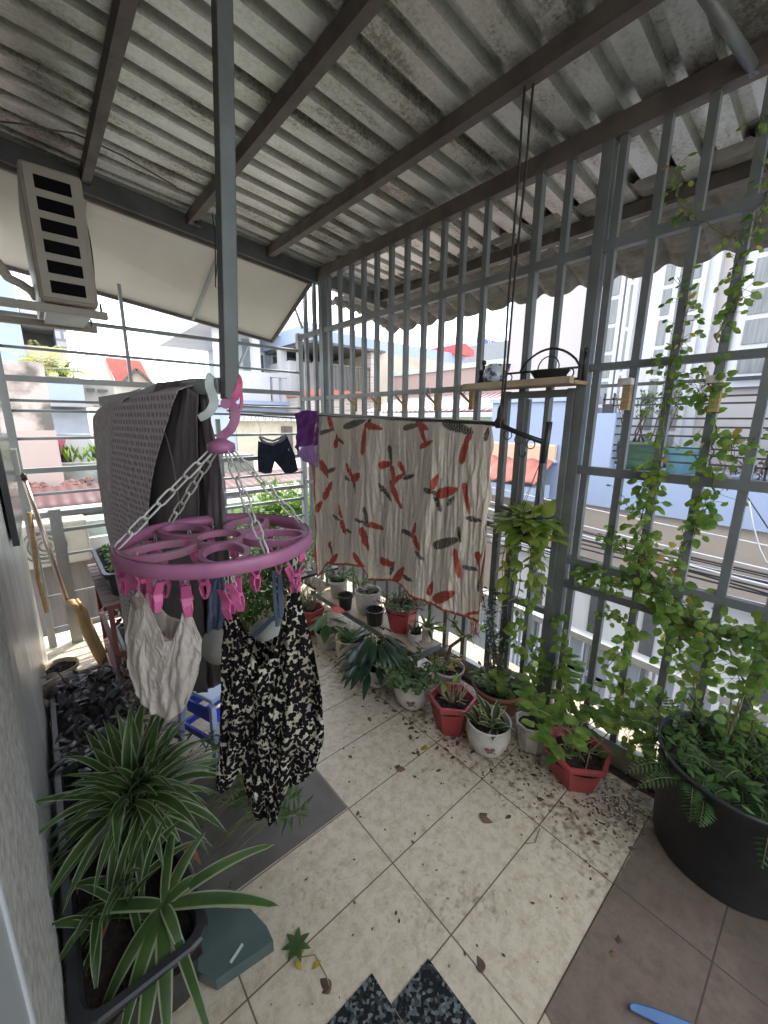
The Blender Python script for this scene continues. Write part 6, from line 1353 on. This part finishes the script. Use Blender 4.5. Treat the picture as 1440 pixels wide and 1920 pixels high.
LH = [(0, 408, 1478), (.06, 420, 1482), (.12, 430, 1474), (.20, 446, 1452), (.26, 456, 1462), (.36, 474, 1510), (.46, 492, 1531), (.56, 508, 1532), (.66, 522, 1520), (.76, 540, 1474), (.86, 570, 1462), (.93, 592, 1440), (1, 606, 1392)]
LM = [(0, 415, 0), (.12, 432, 0), (.4, 478, 0), (.6, 515, 0), (.85, 568, 0), (1, 598, 0)]
LTB = [(0, 420, 1170), (.08, 428, 1152), (.14, 440, 1152), (.3, 462, 1196), (.5, 492, 1212), (.68, 520, 1196), (.8, 540, 1125), (.92, 560, 1112), (1, 570, 1168)]
lp, p0, n = cloth_thing('leopard_top', 'leopard print sleeveless top clipped to the pink round hanger', LT, LH, .80, leopard, LM, th=.016, fold=.013, nu=150, nv=110, seed=21, uvs=True, TB=LTB)
WT = [(0, 243, 1150), (.08, 250, 1120), (.16, 262, 1106), (.26, 278, 1118), (.40, 300, 1165), (.50, 316, 1196), (.58, 328, 1196), (.68, 340, 1165), (.78, 346, 1144), (.90, 362, 1150), (1, 378, 1196)]
WH = [(0, 254, 1285), (.15, 266, 1306), (.35, 292, 1332), (.55, 318, 1344), (.75, 344, 1330), (.9, 356, 1306), (1, 368, 1270)]
WM = [(0, 238, 0), (.3, 276, 0), (.6, 322, 0), (1, 376, 0)]
WTB = [(0, 243, 1152), (.12, 256, 1110), (.25, 276, 1120), (.5, 306, 1160), (.7, 336, 1168), (.82, 350, 1150), (1, 376, 1196)]
ws_, p0w, nw = cloth_thing('undershirt', 'off white sleeveless undershirt clipped to the pink hanger on the left', WT, WH, .765, cream_cloth, WM, th=.012, fold=.006, nu=100, nv=70, seed=22, TB=WTB)
m = MB(); pts = [PP(x, y, p0w+nw*.021, nw) for x, y in ((250, 1122), (258, 1140), (272, 1160), (288, 1180), (303, 1198), (316, 1206), (327, 1204), (336, 1188))]; view = nw
o = 0
for i, p in enumerate(pts):
    d = (pts[min(i+1, len(pts)-1)]-pts[max(0, i-1)]).normalized(); s_ = d.cross(view); m.v += [p-s_*.0075, p+s_*.0075]
for i in range(len(pts)-1): m.face((i*2, i*2+1, i*2+3, i*2+2), smooth=True)
m.build('neck_trim', trim_pink, ws_, solid=.002)
# bra
bt = thing('bra', 'grey blue bra with pale cups hanging behind the leopard print top', 'clothing', PD(450, 1120, 1.0)); pb = FH*.985; nb = -FH
ruled([(0, 398, 1078), (.5, 408, 1074), (1, 422, 1080)], [(0, 388, 1202), (.5, 405, 1184), (1, 424, 1170)], pb, nb, 16, 16, .006, mid=[(0, 392, 0), (1, 424, 0)], seed=31).build('side_panel', bluecloth, bt, solid=.003)
def cup(cx, cy, rx, ry, nm):
    m = MB()
    def fn(u, v): a = u*2*math.pi; r = v; px, py = cx+math.cos(a)*rx*r, cy+math.sin(a)*ry*r; return PP(px, py, pb, nb)+nb*(.035*(1-r*r))
    m.grid(fn, 28, 10); return m.build(nm, cup_m, bt, solid=.003)
cup(408, 1212, 31, 34, 'cup'); cup(500, 1190, 30, 30, 'cup')
for pts, w_ in ((((513, 1070), (515, 1110), (518, 1150), (520, 1175)), .010), (((524, 1072), (526, 1110), (528, 1160)), .012), (((520, 1158), (508, 1162), (490, 1180), (470, 1196), (452, 1204)), .012)):
    q = spl(list(pts)); ribbonize([PP(x, y, pb+nb*.03, nb) for x, y in q], [w_]*len(q), .003, bluecloth, 'strap', bt)
# ---- items at the edges of the floor
gp_ = thing('garden_pot', 'dark pot with a rounded grey rim at the right edge beside the big black tub', 'pot', (1.60, -.19, 0)); cG = V((1.63, -.235, 0))
MB().lathe([(.10, 0), (.115, .02), (.135, .30), (.15, .31), (.15, .33), (.13, .33), (.12, .2)], 28, cG).build('pot', black_pl, gp_); m = MB(); m.tube([V((1.485, -.065, .36)), V((1.50, -.10, .355)), V((1.53, -.16, .345))], .018, 10); m.build('handle', mat('grey_rim', (.22, .19, .16), .6), gp_)
dp = thing('dustpan', 'bright blue plastic dustpan handle at the bottom right edge', 'dustpan', P(1230, 1905, 2, 0)); q = [(1181, 1888), (1192, 1890), (1225, 1903), (1270, 1922), (1320, 1945)]
z_ = .02; ribbonize([P(x, y, 2, .018) for x, y in q], [.010, .018, .024, .028, .03], .012, bluep, 'handle', dp)
c_ = P(1560, 1990, 2, .02); MB().box(c_.x-.02, c_.y-.10, .006, c_.x+.16, c_.y+.04, .016).build('pan', bluep, dp)
# fallen leaves and scraps
rg = random.Random(150)
LV = [((900, 1530), 'curled brown leaf with a pale edge in the middle of the floor', .036), ((742, 1440), 'dark crumpled leaf on the far tiles', .030), ((908, 1818), 'rounded dark leaf lying on a grout line near the granite', .022), ((621, 1850), 'brown leaf near the dried flower at the bottom', .024), ((800, 1398), 'yellow green leaf below the medium red pot', .022), ((672, 1527), 'tiny tan leaf left of centre', .012), ((1163, 1768), 'dark seed husk on the brown tiles', .016), ((1144, 1785), 'pale curled husk on the brown tiles, left of the dark one', .018), ((660, 1418), 'small pale seed pod on the far tiles', .012), ((690, 1345), 'small dry leaf near the beige pot', .016), ((720, 1318), 'crumpled dry leaf below the peace lily', .018), ((775, 1362), 'dry leaf left of the medium red pot', .018)]
for (q, lb, sz_) in LV:
    p = P(q[0], q[1], 2, .008); m = MB(); a = rg.uniform(0, 6.28)
    m.leaf(p, V((math.cos(a), math.sin(a), .12)), V((0, 0, 1)), sz_*1.7, sz_*1.1, .35, .5, n=5, kind=1); m.leaf(p, V((math.cos(a+.9), math.sin(a+.9), .25)), V((0, 0, 1)), sz_, sz_*.8, .5, .6, n=4, kind=1)
    tag(m.build('fallen_leaf', lf_yellow if 'yellow' in lb else lf_dry, top=p), lb, 'leaf')
dfl = thing('dried_flower', 'dried yellow and green flower stem lying beside the teal block', 'dried flower', P(560, 1790, 2, 0)); m = MB(); c_ = P(556, 1770, 2, .012)
for k in range(7): a = k*.9; m.leaf(c_, V((math.cos(a), math.sin(a), .4)), V((0, 0, 1)), .04, .018, .5, n=4)
m.build('petals', lf_mid, dfl); m = MB(); m.tube([P(*q, 2, .008) for q in ((545, 1772), (560, 1795), (590, 1790), (612, 1830), (618, 1850))], .0018, 4); m.build('stem', straw, dfl); m = MB()
for q, a in (((565, 1792), 1), ((603, 1800), 3), ((552, 1800), 5)): m.leaf(P(*q, 2, .01), V((math.cos(a), math.sin(a), .2)), V((0, 0, 1)), .03, .016, .5, n=3)
m.build('yellow_petal', lf_yellow, dfl)
for q, lb in ((((1002, 1590), (985, 1600), (1010, 1560), (1012, 1548)), 'bent dark wire scrap on the tile joint in the middle of the floor'),):
    m = MB(); m.tube([P(a, b, 2, .0035) for a, b in ((985, 1582), (1003, 1580), (1012, 1553))], .0012, 4); tag(m.build('wire_scrap', rust_steel, top=P(1003, 1580, 2, 0)), lb, 'wire')
lt = MB()
for i in range(1500):   # soil crumbs and bits of leaf, thick near the pots
    if rg.random() < .6: x = 1.50+rg.gauss(0, .12); y = rg.uniform(.25, 2.3)
    elif rg.random() < .6: x = 1.58+rg.gauss(0, .06); y = .38+rg.gauss(0, .07)
    else: x = rg.uniform(.2, 1.7); y = rg.uniform(.3, 2.4)
    if x > 1.70: continue
    s_ = rg.uniform(.0015, .005)*(1.3 if rg.random() < .1 else 1); a = rg.uniform(0, 6.28); p = V((x, y, .0045+s_*.3)); lt.leaf(p, V((math.cos(a), math.sin(a), rg.uniform(0, .5))), V((0, 0, 1)), s_*2.6, s_*1.8, .3, .5, n=2, kind=1)
for i in range(170):
    y = rg.uniform(.35, 2.5); x = (1.30 if y > .9 else 1.52)+rg.gauss(-.02, .09); a = rg.uniform(0, 6.28); s_ = rg.uniform(.006, .014); lt.leaf(V((x, y, .008)), V((math.cos(a), math.sin(a), rg.uniform(0, .3))), V((0, 0, 1)), s_*2.2, s_*1.3, .5, .5, n=4, kind=1)
    if i % 3 == 0: lt.tube([V((x, y, .006)), V((x+rg.uniform(-.04, .04), y+rg.uniform(-.04, .04), .008))], .0009, 3)
tag(lt.build('soil_crumbs', lf_dry, top=(1.4, 1, 0)), kind='stuff')
lt = MB()
for i in range(260): x = 1.60+rg.gauss(0, .045); y = .42+rg.gauss(0, .06); a = rg.uniform(0, 6.28); s_ = rg.uniform(.004, .010); (lt.leaf(V((x, y, .006)), V((math.cos(a), math.sin(a), .05)), V((0, 0, 1)), s_*2, s_*1.4, .2, .2, n=2, kind=1) if x < 1.7 else None)
tag(lt.build('pale_flecks', mat('pale_flakes', (.55, .48, .38), .8), top=(1.6, .4, 0)), kind='stuff')  # small pale flecks clustered on the tiles beside the fence
